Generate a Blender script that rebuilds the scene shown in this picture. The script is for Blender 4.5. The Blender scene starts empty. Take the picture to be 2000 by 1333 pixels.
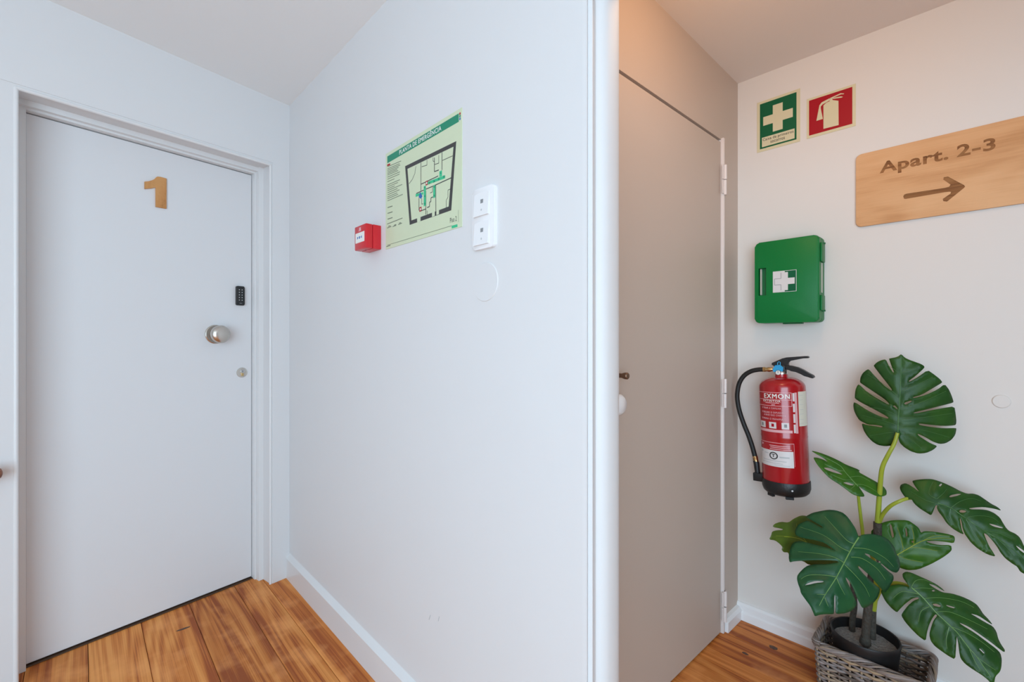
import bpy, bmesh, math, random
from mathutils import Vector, Matrix
from mathutils.geometry import delaunay_2d_cdt

random.seed(7)
S = bpy.context.scene
COL = S.collection

# ------------------------------------------------------------------ camera, world, lights, exposure
F = 16.0 / 36.0 * 2000.0          # focal length in pixels of the 2000 px frame
HOR = 666.5                       # horizon row
EYE = 1.17                        # camera height above the floor boards
cam = bpy.data.cameras.new('camera')
cam.lens = 16.0
cam.sensor_width = 36.0
cam.clip_start = 0.02
camo = bpy.data.objects.new('camera', cam)
camo.location = (0, 0, EYE)
camo.rotation_euler = (math.radians(90), 0, 0)
COL.objects.link(camo)
S.camera = camo

w = bpy.data.worlds.new('daylight')
S.world = w
w.use_nodes = True
w.node_tree.nodes['Background'].inputs['Color'].default_value = (0.78, 0.88, 1.0, 1)
w.node_tree.nodes['Background'].inputs['Strength'].default_value = 1.0

S.view_settings.view_transform = 'Standard'
S.view_settings.look = 'None'
S.view_settings.gamma = 1.0
S.view_settings.use_curve_mapping = False
S.view_settings.exposure = 0.0
S.cycles.max_bounces = 10
S.cycles.diffuse_bounces = 8


def lamp(name, kind, loc, energy, col, **kw):
    l = bpy.data.lights.new(name, kind)
    l.energy = energy
    l.color = col
    for k, v in kw.items():
        setattr(l, k, v)
    o = bpy.data.objects.new(name, l)
    o.location = loc
    COL.objects.link(o)
    return o


# daylight through the window in the wall behind the camera
a = lamp('window_daylight', 'AREA', (-0.35, -1.96, 1.16), 97.0, (0.575, 0.81, 0.985), shape='RECTANGLE', size=2.4, size_y=2.05)
a.rotation_euler = (math.radians(90), 0, 0)
# warm ceiling lamp of the passage beyond the doorway
lamp('passage_lamp', 'POINT', (0.62, 1.05, 2.15), 4.8, (1.0, 0.62, 0.37), shadow_soft_size=0.12)

# ------------------------------------------------------------------ wall frames
def unit(x, y):
    n = math.hypot(x, y)
    return (x / n, y / n)


class Wall:
    def __init__(s, origin, d):
        s.o = Vector(origin)
        s.d = Vector(d)
        s.n = Vector((d[1], -d[0]))      # towards the room
        s.ang = math.atan2(d[1], d[0])

    def at(s, px, py, off=0.0):
        """the point of this wall (u along it, z) seen at a pixel; off = distance proud of the wall"""
        r = Vector(((px - 1000) / F, 1.0))
        t = (s.n.dot(s.o) + off) / s.n.dot(r)
        P = r * t
        return ((P - s.o).dot(s.d), EYE + (HOR - py) / F * t)

    def loc(s, u, z, off=0.0):
        p = s.o + s.d * u + s.n * off
        return (p.x, p.y, z)


A = Wall((-1.1055, 2.2616), unit(664, F))       # wall with door 1
B = Wall((-1.1055, 2.2616), unit(840, -F))      # partition with the plan
C = Wall((0.9583, 1.9317), unit(980, F))        # wall with door 2
D = Wall((0.9583, 1.9317), unit(865, -F))       # wall with the signs
BEND = B.at(1147, 500)[0]                       # where the partition ends at the doorway
BT = 0.117                                      # its thickness

# ------------------------------------------------------------------ mesh helpers
def add_box(bm, x0, x1, y0, y1, z0, z1):
    v = [bm.verts.new(p) for p in ((x0, y0, z0), (x1, y0, z0), (x1, y1, z0), (x0, y1, z0), (x0, y0, z1), (x1, y0, z1), (x1, y1, z1), (x0, y1, z1))]
    for f in ((0, 3, 2, 1), (4, 5, 6, 7), (0, 1, 5, 4), (1, 2, 6, 5), (2, 3, 7, 6), (3, 0, 4, 7)):
        bm.faces.new([v[i] for i in f])
    return v


def box(x0, x1, y0, y1, z0, z1, bev=0.0, seg=2):
    bm = bmesh.new()
    add_box(bm, x0, x1, y0, y1, z0, z1)
    if bev:
        bmesh.ops.bevel(bm, geom=bm.edges[:], offset=bev, segments=seg, profile=0.5, affect='EDGES')
    return bm


def area2(p):
    return sum(p[i][0] * p[(i + 1) % len(p)][1] - p[(i + 1) % len(p)][0] * p[i][1] for i in range(len(p)))


def add_prism(bm, pts, y0, y1):
    """polygon in the wall's (x, z) plane extruded from y0 (front) to y1 (back)"""
    if area2(pts) < 0:
        pts = pts[::-1]
    a = [bm.verts.new((x, y0, z)) for x, z in pts]
    b = [bm.verts.new((x, y1, z)) for x, z in pts]
    n = len(pts)
    bm.faces.new(a)
    bm.faces.new(b[::-1])
    for i in range(n):
        j = (i + 1) % n
        bm.faces.new((a[j], a[i], b[i], b[j]))


def prism(pts, y0, y1, bev=0.0):
    bm = bmesh.new()
    add_prism(bm, pts, y0, y1)
    if bev:
        es = [e for e in bm.edges if abs(e.verts[0].co.y - y0) < 1e-6 and abs(e.verts[1].co.y - y0) < 1e-6]
        bmesh.ops.bevel(bm, geom=es, offset=bev, segments=2, profile=0.5, affect='EDGES')
    return bm


def add_tube(bm, pts, rad, n=8, cap=True):
    pts = [Vector(p) for p in pts]
    m = len(pts)
    rads = rad if isinstance(rad, (list, tuple)) else [rad] * m
    rings = []
    prev = None
    for i in range(m):
        t = (pts[min(i + 1, m - 1)] - pts[max(i - 1, 0)]).normalized()
        if prev is None:
            up = Vector((0, 0, 1)) if abs(t.z) < 0.9 else Vector((1, 0, 0))
            x = t.cross(up).normalized()
        else:
            x = (prev - t * prev.dot(t)).normalized()
        prev = x
        y = t.cross(x)
        rings.append([bm.verts.new(pts[i] + (x * math.cos(2 * math.pi * k / n) + y * math.sin(2 * math.pi * k / n)) * rads[i]) for k in range(n)])
    for i in range(m - 1):
        for k in range(n):
            q = (k + 1) % n
            bm.faces.new((rings[i][k], rings[i][q], rings[i + 1][q], rings[i + 1][k]))
    if cap:
        bm.faces.new(rings[0][::-1])
        bm.faces.new(rings[-1])


def tube(pts, rad, n=8):
    bm = bmesh.new()
    add_tube(bm, pts, rad, n)
    return bm


def add_lathe(bm, prof, n=32, mat=None):
    """profile of (radius, height) turned about z; mat places it"""
    rings = []
    for r, z in prof:
        if r < 1e-6:
            rings.append([bm.verts.new((0, 0, z))])
        else:
            rings.append([bm.verts.new((r * math.cos(2 * math.pi * k / n), r * math.sin(2 * math.pi * k / n), z)) for k in range(n)])
    for i in range(len(rings) - 1):
        p, q = rings[i], rings[i + 1]
        for k in range(n):
            j = (k + 1) % n
            if len(p) == 1 and len(q) == 1:
                continue
            if len(p) == 1:
                bm.faces.new((p[0], q[k], q[j]))
            elif len(q) == 1:
                bm.faces.new((p[k], p[j], q[0]))
            else:
                bm.faces.new((p[k], p[j], q[j], q[k]))
    if mat is not None:
        bmesh.ops.transform(bm, matrix=mat, verts=[v for r in rings for v in r])


def lathe(prof, n=32, mat=None):
    bm = bmesh.new()
    add_lathe(bm, prof, n, mat)
    return bm


OUT = Matrix.Rotation(math.radians(90), 4, 'X')        # turns a lathe's axis z to point out of the wall (-y)


def obj(name, bm, mat, parent=None, smooth=False, loc=None, rotz=None):
    me = bm
    if isinstance(bm, bmesh.types.BMesh):
        bmesh.ops.recalc_face_normals(bm, faces=bm.faces[:])
        me = bpy.data.meshes.new(name)
        bm.to_mesh(me)
        bm.free()
    if mat is not None:
        me.materials.clear()
        me.materials.append(mat)
    if smooth:
        me.polygons.foreach_set('use_smooth', [True] * len(me.polygons))
        me.set_sharp_from_angle(angle=math.radians(35 if smooth is True else smooth))
    o = bpy.data.objects.new(name, me)
    COL.objects.link(o)
    if parent is not None:
        o.parent = parent
    if loc is not None:
        o.location = loc
    if rotz is not None:
        o.rotation_euler = (0, 0, rotz)
    return o


def tag(o, label, cat, group=None):
    o['label'] = label
    o['category'] = cat
    if group:
        o['group'] = group
    return o


def struct(o):
    o['kind'] = 'structure'
    return o


def thing(name, label, cat, loc=(0, 0, 0), rotz=0.0, group=None):
    o = bpy.data.objects.new(name, None)
    o.empty_display_size = 0.05
    COL.objects.link(o)
    o.location = loc
    o.rotation_euler = (0, 0, rotz)
    return tag(o, label, cat, group)


def on_wall(name, label, cat, wall, u, z, off=0.0, group=None):
    return thing(name, label, cat, wall.loc(u, z, off), wall.ang, group)


def text_mesh(txt, x0, x1, z0, z1, front, depth, bold=0.0, res=3, space=1.08):
    """lettering fitted to the rectangle x0..x1, z0 (bottom of the letters) .. z1, its face at y = front"""
    cu = bpy.data.curves.new('lettering', 'FONT')
    cu.body = txt
    cu.size = 1.0
    shift = bold if 'M' in txt else 0.0      # the built-in M does not survive an outline offset
    cu.offset = 0.0 if shift else bold
    cu.space_character = space
    cu.resolution_u = res
    cu.extrude = 0.5
    o = bpy.data.objects.new('lettering', cu)
    COL.objects.link(o)
    bpy.context.view_layer.update()
    me = bpy.data.meshes.new_from_object(o.evaluated_get(bpy.context.evaluated_depsgraph_get()))
    bpy.data.objects.remove(o)
    if shift:                 # heavier strokes from four slightly shifted copies
        bm = bmesh.new()
        for dz_, (dx_, dy_) in enumerate(((-1, -0.6), (1, -0.6), (-1, 0.6), (1, 0.6))):
            k0 = len(bm.verts)
            bm.from_mesh(me)
            bm.verts.ensure_lookup_table()
            for v in bm.verts[k0:]:
                v.co.x += dx_ * shift
                v.co.y += dy_ * shift
                v.co.z += dz_ * 0.2
        bm.to_mesh(me)
        bm.free()
    xs = [v.co.x for v in me.vertices]
    ys = [v.co.y for v in me.vertices]
    ax, bx, ay, by = min(xs), max(xs), min(ys), max(ys)
    for v in me.vertices:
        x, y, z = v.co
        v.co = (x0 + (x - ax) / (bx - ax) * (x1 - x0), front + (0.5 - z) * depth, z0 + (y - ay) / (by - ay) * (z1 - z0))
    return me


def cut(target, cutters):
    """cut the cutter meshes out of the target mesh object for good"""
    temps = []
    for c in cutters:
        co = bpy.data.objects.new('cutter', c)
        COL.objects.link(co)
        temps.append(co)
        co.parent = target.parent
        m = target.modifiers.new('cut', 'BOOLEAN')
        m.operation = 'DIFFERENCE'
        m.solver = 'EXACT'
        m.use_self = True
        m.object = co
    bpy.context.view_layer.update()
    me = bpy.data.meshes.new_from_object(target.evaluated_get(bpy.context.evaluated_depsgraph_get()))
    target.modifiers.clear()
    old = target.data
    target.data = me
    bpy.data.meshes.remove(old)
    for t in temps:
        bpy.data.objects.remove(t)


def bm_to_mesh(bm):
    bmesh.ops.recalc_face_normals(bm, faces=bm.faces[:])
    me = bpy.data.meshes.new('cutter')
    bm.to_mesh(me)
    bm.free()
    return me


def rrect(x0, x1, z0, z1, r, n=5):
    pts = []
    for cx, cz, a0 in ((x1 - r, z1 - r, 0), (x0 + r, z1 - r, 90), (x0 + r, z0 + r, 180), (x1 - r, z0 + r, 270)):
        for k in range(n + 1):
            t = math.radians(a0 + 90 * k / n)
            pts.append((cx + r * math.cos(t), cz + r * math.sin(t)))
    return pts


def ellipse(cx, cz, rx, rz, n=28):
    return [(cx + rx * math.cos(2 * math.pi * k / n), cz + rz * math.sin(2 * math.pi * k / n)) for k in range(n)]


# ------------------------------------------------------------------ materials
def mat(name, col, rough=0.5, metal=0.0, spec=0.5, bump=0.0, bscale=30.0, var=0.0, vscale=3.0, coat=0.0):
    m = bpy.data.materials.new(name)
    m.use_nodes = True
    nt = m.node_tree
    b = nt.nodes['Principled BSDF']
    b.inputs['Base Color'].default_value = (*col, 1)
    b.inputs['Roughness'].default_value = rough
    b.inputs['Metallic'].default_value = metal
    b.inputs['Specular IOR Level'].default_value = spec
    b.inputs['Coat Weight'].default_value = coat
    tc = nt.nodes.new('ShaderNodeTexCoord')
    if bump:
        n = nt.nodes.new('ShaderNodeTexNoise')
        n.inputs['Scale'].default_value = bscale
        n.inputs['Detail'].default_value = 3
        nt.links.new(tc.outputs['Object'], n.inputs['Vector'])
        bp = nt.nodes.new('ShaderNodeBump')
        bp.inputs['Strength'].default_value = bump
        bp.inputs['Distance'].default_value = 0.01
        nt.links.new(n.outputs['Fac'], bp.inputs['Height'])
        nt.links.new(bp.outputs['Normal'], b.inputs['Normal'])
    if var:
        n = nt.nodes.new('ShaderNodeTexNoise')
        n.inputs['Scale'].default_value = vscale
        n.inputs['Detail'].default_value = 4
        nt.links.new(tc.outputs['Object'], n.inputs['Vector'])
        r = nt.nodes.new('ShaderNodeMixRGB')
        r.inputs[1].default_value = (*[c * (1 - var) for c in col], 1)
        r.inputs[2].default_value = (*[min(1, c * (1 + var)) for c in col], 1)
        nt.links.new(n.outputs['Fac'], r.inputs[0])
        nt.links.new(r.outputs[0], b.inputs['Base Color'])
    return m


def wood(name, light, dark, mid, scale=(1.2, 16, 16), rough=0.38, rand=0.35, wear=0.35, ring=5.0, fibre=0.22, lines=0.055):
    """board grain running along the object's x axis"""
    m = bpy.data.materials.new(name)
    m.use_nodes = True
    nt = m.node_tree
    N, L = nt.nodes.new, nt.links.new
    b = nt.nodes['Principled BSDF']
    tc = N('ShaderNodeTexCoord')
    oi = N('ShaderNodeObjectInfo')
    off = N('ShaderNodeMath'); off.operation = 'MULTIPLY'; off.inputs[1].default_value = 37.0
    L(oi.outputs['Random'], off.inputs[0])
    add = N('ShaderNodeVectorMath'); add.operation = 'ADD'
    L(tc.outputs['Object'], add.inputs[0]); L(off.outputs[0], add.inputs[1])
    mp = N('ShaderNodeMapping'); mp.inputs['Scale'].default_value = scale
    L(add.outputs[0], mp.inputs['Vector'])
    # broad streaks
    n1 = N('ShaderNodeTexNoise'); n1.inputs['Scale'].default_value = 1.0; n1.inputs['Detail'].default_value = 5; n1.inputs['Distortion'].default_value = 0.4
    L(mp.outputs[0], n1.inputs['Vector'])
    # growth rings: contour lines of a stretched noise
    mp2 = N('ShaderNodeMapping'); mp2.inputs['Scale'].default_value = (scale[0] * 0.9, scale[1] * 0.42, scale[2] * 0.42)
    L(add.outputs[0], mp2.inputs['Vector'])
    n2 = N('ShaderNodeTexNoise'); n2.inputs['Scale'].default_value = 1.0; n2.inputs['Detail'].default_value = 1.5
    L(mp2.outputs[0], n2.inputs['Vector'])
    mul = N('ShaderNodeMath'); mul.operation = 'MULTIPLY'; mul.inputs[1].default_value = ring * 14
    L(n2.outputs['Fac'], mul.inputs[0])
    sn = N('ShaderNodeMath'); sn.operation = 'SINE'
    L(mul.outputs[0], sn.inputs[0])
    # fine fibre
    mp3 = N('ShaderNodeMapping'); mp3.inputs['Scale'].default_value = (scale[0] * 3, scale[1] * 22, scale[2] * 22)
    L(add.outputs[0], mp3.inputs['Vector'])
    n3 = N('ShaderNodeTexNoise'); n3.inputs['Scale'].default_value = 1.0; n3.inputs['Detail'].default_value = 2
    L(mp3.outputs[0], n3.inputs['Vector'])
    cr = N('ShaderNodeValToRGB')
    cr.color_ramp.elements[0].position = 0.32; cr.color_ramp.elements[0].color = (*dark, 1)
    cr.color_ramp.elements[1].position = 0.66; cr.color_ramp.elements[1].color = (*light, 1)
    e = cr.color_ramp.elements.new(0.47); e.color = (*mid, 1)
    s1 = N('ShaderNodeMath'); s1.operation = 'MULTIPLY_ADD'; s1.inputs[1].default_value = lines
    L(sn.outputs[0], s1.inputs[0]); L(n1.outputs['Fac'], s1.inputs[2])
    s2 = N('ShaderNodeMath'); s2.operation = 'MULTIPLY_ADD'; s2.inputs[1].default_value = fibre
    s3 = N('ShaderNodeMath'); s3.operation = 'SUBTRACT'; s3.inputs[1].default_value = 0.5
    L(n3.outputs['Fac'], s3.inputs[0]); L(s3.outputs[0], s2.inputs[0]); L(s1.outputs[0], s2.inputs[2])
    L(s2.outputs[0], cr.inputs['Fac'])
    # each board its own tone
    hsv = N('ShaderNodeHueSaturation')
    mr = N('ShaderNodeMapRange'); mr.inputs['To Min'].default_value = 1 - rand / 2; mr.inputs['To Max'].default_value = 1 + rand / 2
    L(oi.outputs['Random'], mr.inputs['Value']); L(mr.outputs[0], hsv.inputs['Value']); L(cr.outputs[0], hsv.inputs['Color'])
    last = hsv.outputs[0]
    if wear:      # scuffed, paler patches of worn varnish
        n4 = N('ShaderNodeTexNoise'); n4.inputs['Scale'].default_value = 7.0; n4.inputs['Detail'].default_value = 4
        L(add.outputs[0], n4.inputs['Vector'])
        r4 = N('ShaderNodeValToRGB'); r4.color_ramp.elements[0].position = 0.52; r4.color_ramp.elements[1].position = 0.68
        L(n4.outputs['Fac'], r4.inputs[0])
        m4 = N('ShaderNodeMath'); m4.operation = 'MULTIPLY'; m4.inputs[1].default_value = wear
        L(r4.outputs[0], m4.inputs[0])
        mx = N('ShaderNodeMixRGB'); mx.inputs[2].default_value = (*[min(1, c * 1.25 + 0.05) for c in light], 1)
        L(m4.outputs[0], mx.inputs[0]); L(last, mx.inputs[1])
        last = mx.outputs[0]
    L(last, b.inputs['Base Color'])
    b.inputs['Roughness'].default_value = rough
    b.inputs['Specular IOR Level'].default_value = 0.3
    bp = N('ShaderNodeBump'); bp.inputs['Strength'].default_value = 0.15; bp.inputs['Distance'].default_value = 0.002
    L(n3.outputs['Fac'], bp.inputs['Height']); L(bp.outputs[0], b.inputs['Normal'])
    return m


def tinted(name, cols, rough=0.7):
    """colour picked along the strand from the 'tint' attribute of each strand"""
    m = bpy.data.materials.new(name)
    m.use_nodes = True
    nt = m.node_tree
    N, L = nt.nodes.new, nt.links.new
    b = nt.nodes['Principled BSDF']
    at = N('ShaderNodeAttribute'); at.attribute_name = 'tint'
    tc = N('ShaderNodeTexCoord')
    n = N('ShaderNodeTexNoise'); n.inputs['Scale'].default_value = 35; n.inputs['Detail'].default_value = 3
    L(tc.outputs['Object'], n.inputs['Vector'])
    s = N('ShaderNodeMath'); s.operation = 'MULTIPLY_ADD'; s.inputs[1].default_value = 0.5
    L(n.outputs['Fac'], s.inputs[0])
    s0 = N('ShaderNodeMath'); s0.operation = 'SUBTRACT'; s0.inputs[1].default_value = 0.25
    L(at.outputs['Fac'], s0.inputs[0]); L(s0.outputs[0], s.inputs[2])
    cr = N('ShaderNodeValToRGB')
    cr.color_ramp.elements[0].position = 0.0; cr.color_ramp.elements[0].color = (*cols[0], 1)
    cr.color_ramp.elements[1].position = 1.0; cr.color_ramp.elements[1].color = (*cols[-1], 1)
    for i in range(1, len(cols) - 1):
        e = cr.color_ramp.elements.new(i / (len(cols) - 1)); e.color = (*cols[i], 1)
    L(s.outputs[0], cr.inputs[0])
    L(cr.outputs[0], b.inputs['Base Color'])
    b.inputs['Roughness'].default_value = rough
    return m


def leaf_mat(name, col, col2, trans, rough=0.40):
    m = bpy.data.materials.new(name)
    m.use_nodes = True
    nt = m.node_tree
    N, L = nt.nodes.new, nt.links.new
    b = nt.nodes['Principled BSDF']
    out = nt.nodes['Material Output']
    tc = N('ShaderNodeTexCoord')
    n = N('ShaderNodeTexNoise'); n.inputs['Scale'].default_value = 14; n.inputs['Detail'].default_value = 4
    L(tc.outputs['Object'], n.inputs['Vector'])
    cr = N('ShaderNodeValToRGB')
    cr.color_ramp.elements[0].position = 0.35; cr.color_ramp.elements[0].color = (*col, 1)
    cr.color_ramp.elements[1].position = 0.68; cr.color_ramp.elements[1].color = (*col2, 1)
    L(n.outputs['Fac'], cr.inputs[0])
    L(cr.outputs[0], b.inputs['Base Color'])
    b.inputs['Roughness'].default_value = rough
    b.inputs['Specular IOR Level'].default_value = 0.33
    tr = N('ShaderNodeBsdfTranslucent')
    tr.inputs['Color'].default_value = (*[min(1, c * 2.2) for c in col2], 1)
    mx = N('ShaderNodeMixShader'); mx.inputs[0].default_value = trans
    L(b.outputs[0], mx.inputs[1]); L(tr.outputs[0], mx.inputs[2])
    L(mx.outputs[0], out.inputs['Surface'])
    n2 = N('ShaderNodeTexNoise'); n2.inputs['Scale'].default_value = 160; n2.inputs['Detail'].default_value = 2
    L(tc.outputs['Object'], n2.inputs['Vector'])
    bp = N('ShaderNodeBump'); bp.inputs['Strength'].default_value = 0.12; bp.inputs['Distance'].default_value = 0.002
    L(n2.outputs['Fac'], bp.inputs['Height']); L(bp.outputs[0], b.inputs['Normal'])
    return m


M = {}
M['wall'] = mat('white_wall_paint', (0.71, 0.71, 0.715), 0.55, bump=0.25, bscale=3.5)
M['wall_warm'] = mat('passage_wall_paint', (0.755, 0.725, 0.690), 0.6, bump=0.25, bscale=4)
M['ceil'] = mat('ceiling_paint', (0.85, 0.87, 0.875), 0.8)
M['ceil_warm'] = mat('passage_ceiling_paint', (0.80, 0.75, 0.72), 0.8)
M['greige'] = mat('greige_paint', (0.545, 0.455, 0.39), 0.5, bump=0.15, bscale=5)
M['gloss'] = mat('white_gloss_paint', (0.74, 0.74, 0.74), 0.28, bump=0.12, bscale=9)
M['jamb'] = mat('white_jamb_paint', (0.73, 0.73, 0.735), 0.55, spec=0.3, bump=0.15, bscale=6)
M['door'] = mat('white_door_paint', (0.71, 0.71, 0.72), 0.42, bump=0.05, bscale=4)
M['bead'] = mat('pinkish_white_paint', (0.78, 0.71, 0.68), 0.3)
M['plank'] = wood('pine_boards', (0.76, 0.31, 0.078), (0.33, 0.075, 0.013), (0.58, 0.185, 0.034), scale=(0.55, 12, 12), rough=0.5, rand=0.22, fibre=0.42, lines=0.08, ring=8, wear=0.36)
M['gap'] = mat('dark_floor_joint', (0.035, 0.018, 0.01), 0.9)
M['gap_shade'] = mat('dark_brown_gap_shade', (0.075, 0.036, 0.017), 0.7)  # shade of the gap under door 1, put into a colour
M['skirt'] = mat('white_skirting_paint', (0.84, 0.84, 0.845), 0.32, bump=0.12, bscale=9)
M['ply'] = wood('birch_plywood', (0.74, 0.44, 0.225), (0.56, 0.285, 0.12), (0.67, 0.37, 0.175), scale=(2.6, 14, 14), rough=0.5, rand=0.0, wear=0.0, ring=2.2)
M['oak'] = wood('oak_numeral', (0.60, 0.30, 0.11), (0.40, 0.17, 0.05), (0.54, 0.25, 0.085), scale=(40, 40, 5), rough=0.5, rand=0, wear=0, ring=1.2)
M['burnt'] = wood('routed_wood', (0.34, 0.16, 0.06), (0.19, 0.075, 0.026), (0.27, 0.12, 0.042), scale=(5, 60, 60), rough=0.7, rand=0, wear=0)
M['sheet'] = mat('photoluminescent_sheet', (0.62, 0.69, 0.48), 0.35)
M['cream'] = mat('cream_sheet', (0.68, 0.63, 0.42), 0.4)
M['sgreen'] = mat('print_green', (0.0, 0.11, 0.042), 0.45, spec=0.3)
M['pgreen'] = mat('plan_green', (0.0, 0.24, 0.13), 0.4)
M['rgreen'] = mat('route_green', (0.03, 0.50, 0.24), 0.4)
M['sred'] = mat('print_red', (0.38, 0.0, 0.012), 0.45, spec=0.3)
M['pwhite'] = mat('print_white', (0.82, 0.82, 0.78), 0.4)
M['ink'] = mat('print_charcoal', (0.045, 0.045, 0.045), 0.5)
M['inkline'] = mat('print_grey', (0.16, 0.19, 0.13), 0.5)
M['pblue'] = mat('print_blue', (0.02, 0.12, 0.42), 0.4)
M['red_plastic'] = mat('red_plastic', (0.60, 0.012, 0.022), 0.3)
M['red_paint'] = mat('red_enamel', (0.40, 0.004, 0.010), 0.24, coat=0.5)
M['black'] = mat('black_plastic', (0.012, 0.012, 0.013), 0.42, bump=0.1, bscale=200)
M['rubber'] = mat('black_rubber', (0.010, 0.010, 0.010), 0.55)
M['brass'] = mat('brass', (0.62, 0.43, 0.20), 0.3, metal=1.0)
M['bronze'] = mat('bronze', (0.22, 0.13, 0.085), 0.38, metal=0.8)
M['nickel'] = mat('satin_nickel', (0.62, 0.58, 0.53), 0.27, metal=1.0, bump=0.02, bscale=200)
M['steel'] = mat('steel', (0.6, 0.6, 0.6), 0.3, metal=1.0)
M['blue'] = mat('blue_plastic', (0.03, 0.36, 0.68), 0.4)
M['boxgreen'] = mat('green_box_plastic', (0.0, 0.175, 0.035), 0.38, spec=0.3, bump=0.06, bscale=300)
M['boxdark'] = mat('green_recess_plastic', (0.0, 0.13, 0.035), 0.45)
M['pale'] = mat('pale_plastic', (0.55, 0.53, 0.46), 0.5)
M['wplastic'] = mat('white_plastic', (0.82, 0.82, 0.83), 0.25)
M['grey'] = mat('grey_print', (0.25, 0.26, 0.27), 0.5)
M['lightgrey'] = mat('light_grey_plastic', (0.5, 0.52, 0.53), 0.5)
M['label_w'] = mat('label_white', (0.72, 0.70, 0.70), 0.4)
M['label_c'] = mat('label_cream', (0.70, 0.70, 0.60), 0.45)
M['pink'] = mat('label_pink', (0.75, 0.42, 0.45), 0.4)
M['pot'] = mat('black_pot', (0.009, 0.0085, 0.009), 0.5)
M['soil'] = mat('grey_soil', (0.33, 0.32, 0.305), 0.95, bump=1.0, bscale=160, var=0.6, vscale=170)
M['bark'] = mat('dark_bark', (0.055, 0.047, 0.036), 0.75, bump=0.8, bscale=90, var=0.4, vscale=60)
M['petiole'] = mat('yellow_green_stem', (0.33, 0.40, 0.035), 0.4, var=0.2, vscale=20)
M['vein'] = mat('pale_vein', (0.16, 0.32, 0.09), 0.4)
M['veindark'] = mat('green_vein', (0.075, 0.19, 0.055), 0.4)
M['leaf'] = leaf_mat('dark_leaf', (0.015, 0.068, 0.011), (0.032, 0.108, 0.015), 0.08)
M['leafblue'] = leaf_mat('bluish_leaf', (0.010, 0.070, 0.026), (0.020, 0.102, 0.033), 0.06, 0.38)
M['leaflight'] = leaf_mat('light_leaf', (0.030, 0.12, 0.015), (0.07, 0.20, 0.018), 0.22, 0.35)
M['leafolive'] = leaf_mat('olive_leaf', (0.075, 0.125, 0.018), (0.12, 0.19, 0.02), 0.25, 0.4)
M['wicker'] = tinted('grey_wicker', [(0.07, 0.05, 0.04), (0.17, 0.125, 0.10), (0.26, 0.205, 0.175), (0.42, 0.29, 0.17), (0.24, 0.20, 0.19), (0.36, 0.31, 0.29)])
M['rail'] = wood('handrail_wood', (0.30, 0.12, 0.07), (0.15, 0.05, 0.03), (0.22, 0.09, 0.05), scale=(3, 40, 40), rough=0.35, rand=0, wear=0)

# ------------------------------------------------------------------ room shell
H1 = 2.325


def ceil_left(x, y):
    return 2.340 - 0.0281 * (x + 1.1055) - 0.0028 * (y - 2.2616)


def ceil_right(x, y):
    return 2.263 - 0.0235 * (x - 0.9583) - 0.0187 * (y - 1.9317)


TOP = 2.5


def wall_obj(name, wall, boxes, m):
    bm = bmesh.new()
    for b in boxes:
        add_box(bm, *b)
    return struct(obj(name, bm, m, None, loc=(wall.o.x, wall.o.y, 0), rotz=wall.ang))


# wall A with the niche of door 1
uR, zTR = A.at(528.8, 321)
uL, zTL = A.at(31, 172)
zT = 0.5 * (zTR + zTL)
REC = 0.133
wall_obj('wall_left', A, [(-5.5, uL, 0, 0.30, 0, TOP), (uR, 0.3, 0, 0.30, 0, TOP), (uL, uR, 0, 0.30, zT, TOP), (uL, uR, REC + 0.06, 0.30, 0, zT)], M['wall'])
# partition B: part before the doorway, lintel, part after it
DW = BEND + 1.6
wall_obj('wall_middle', B, [(-0.02, BEND - 0.012, 0, BT, 0, TOP), (BEND, DW, 0, BT, 1.93, TOP), (DW, 6.1, 0, BT, 0, TOP)], M['wall'])
# wall C with door 2
hin, zDt = C.at(1408, 275)
uD0 = hin - 0.76
CT = 1.971
wall_obj('wall_far', C, [(-1.155, uD0 - 0.004, 0, 0.12, 0, TOP), (hin + 0.003, 0.05, 0, 0.12, 0, TOP), (uD0 - 0.004, hin + 0.003, 0, 0.12, CT + 0.006, TOP), (uD0 - 0.004, hin + 0.003, 0.06, 0.12, 0, CT + 0.006)], M['greige'])
wall_obj('wall_right', D, [(-0.12, 3.2, 0, 0.15, 0, TOP)], M['wall_warm'])
# wall that closes the passage and wall behind the camera with its window opening
bm = bmesh.new()
E0 = D.loc(3.2, 0)
pe = [(E0[0], E0[1]), (B.o + B.d * 5.0 + (-B.n) * BT)[:]]
dv = Vector((pe[1][0] - pe[0][0], pe[1][1] - pe[0][1]))
add_box(bm, -0.1, dv.length + 0.3, -0.1, 0, 0, TOP)
struct(obj('wall_end', bm, M['wall_warm'], None, loc=(E0[0], E0[1], 0), rotz=math.atan2(dv.y, dv.x)))
YB = -2.02
bm = bmesh.new()
for b in ((-4.6, -1.55, YB - 0.2, YB, 0, TOP), (0.85, 3.1, YB - 0.2, YB, 0, TOP), (-1.55, 0.85, YB - 0.2, YB, 0, 0.1), (-1.55, 0.85, YB - 0.2, YB, 2.22, TOP)):
    add_box(bm, *b)
struct(obj('wall_back', bm, M['wall']))
bm = bmesh.new()
for b in ((-1.55, -1.50, YB - 0.13, YB - 0.08, 0.1, 2.22), (0.80, 0.85, YB - 0.13, YB - 0.08, 0.1, 2.22), (-1.50, 0.80, YB - 0.13, YB - 0.08, 0.1, 0.15), (-1.50, 0.80, YB - 0.13, YB - 0.08, 2.17, 2.22), (-0.375, -0.325, YB - 0.13, YB - 0.08, 0.15, 2.17)):
    add_box(bm, *b)
struct(obj('window_1', bm, M['gloss']))

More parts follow.
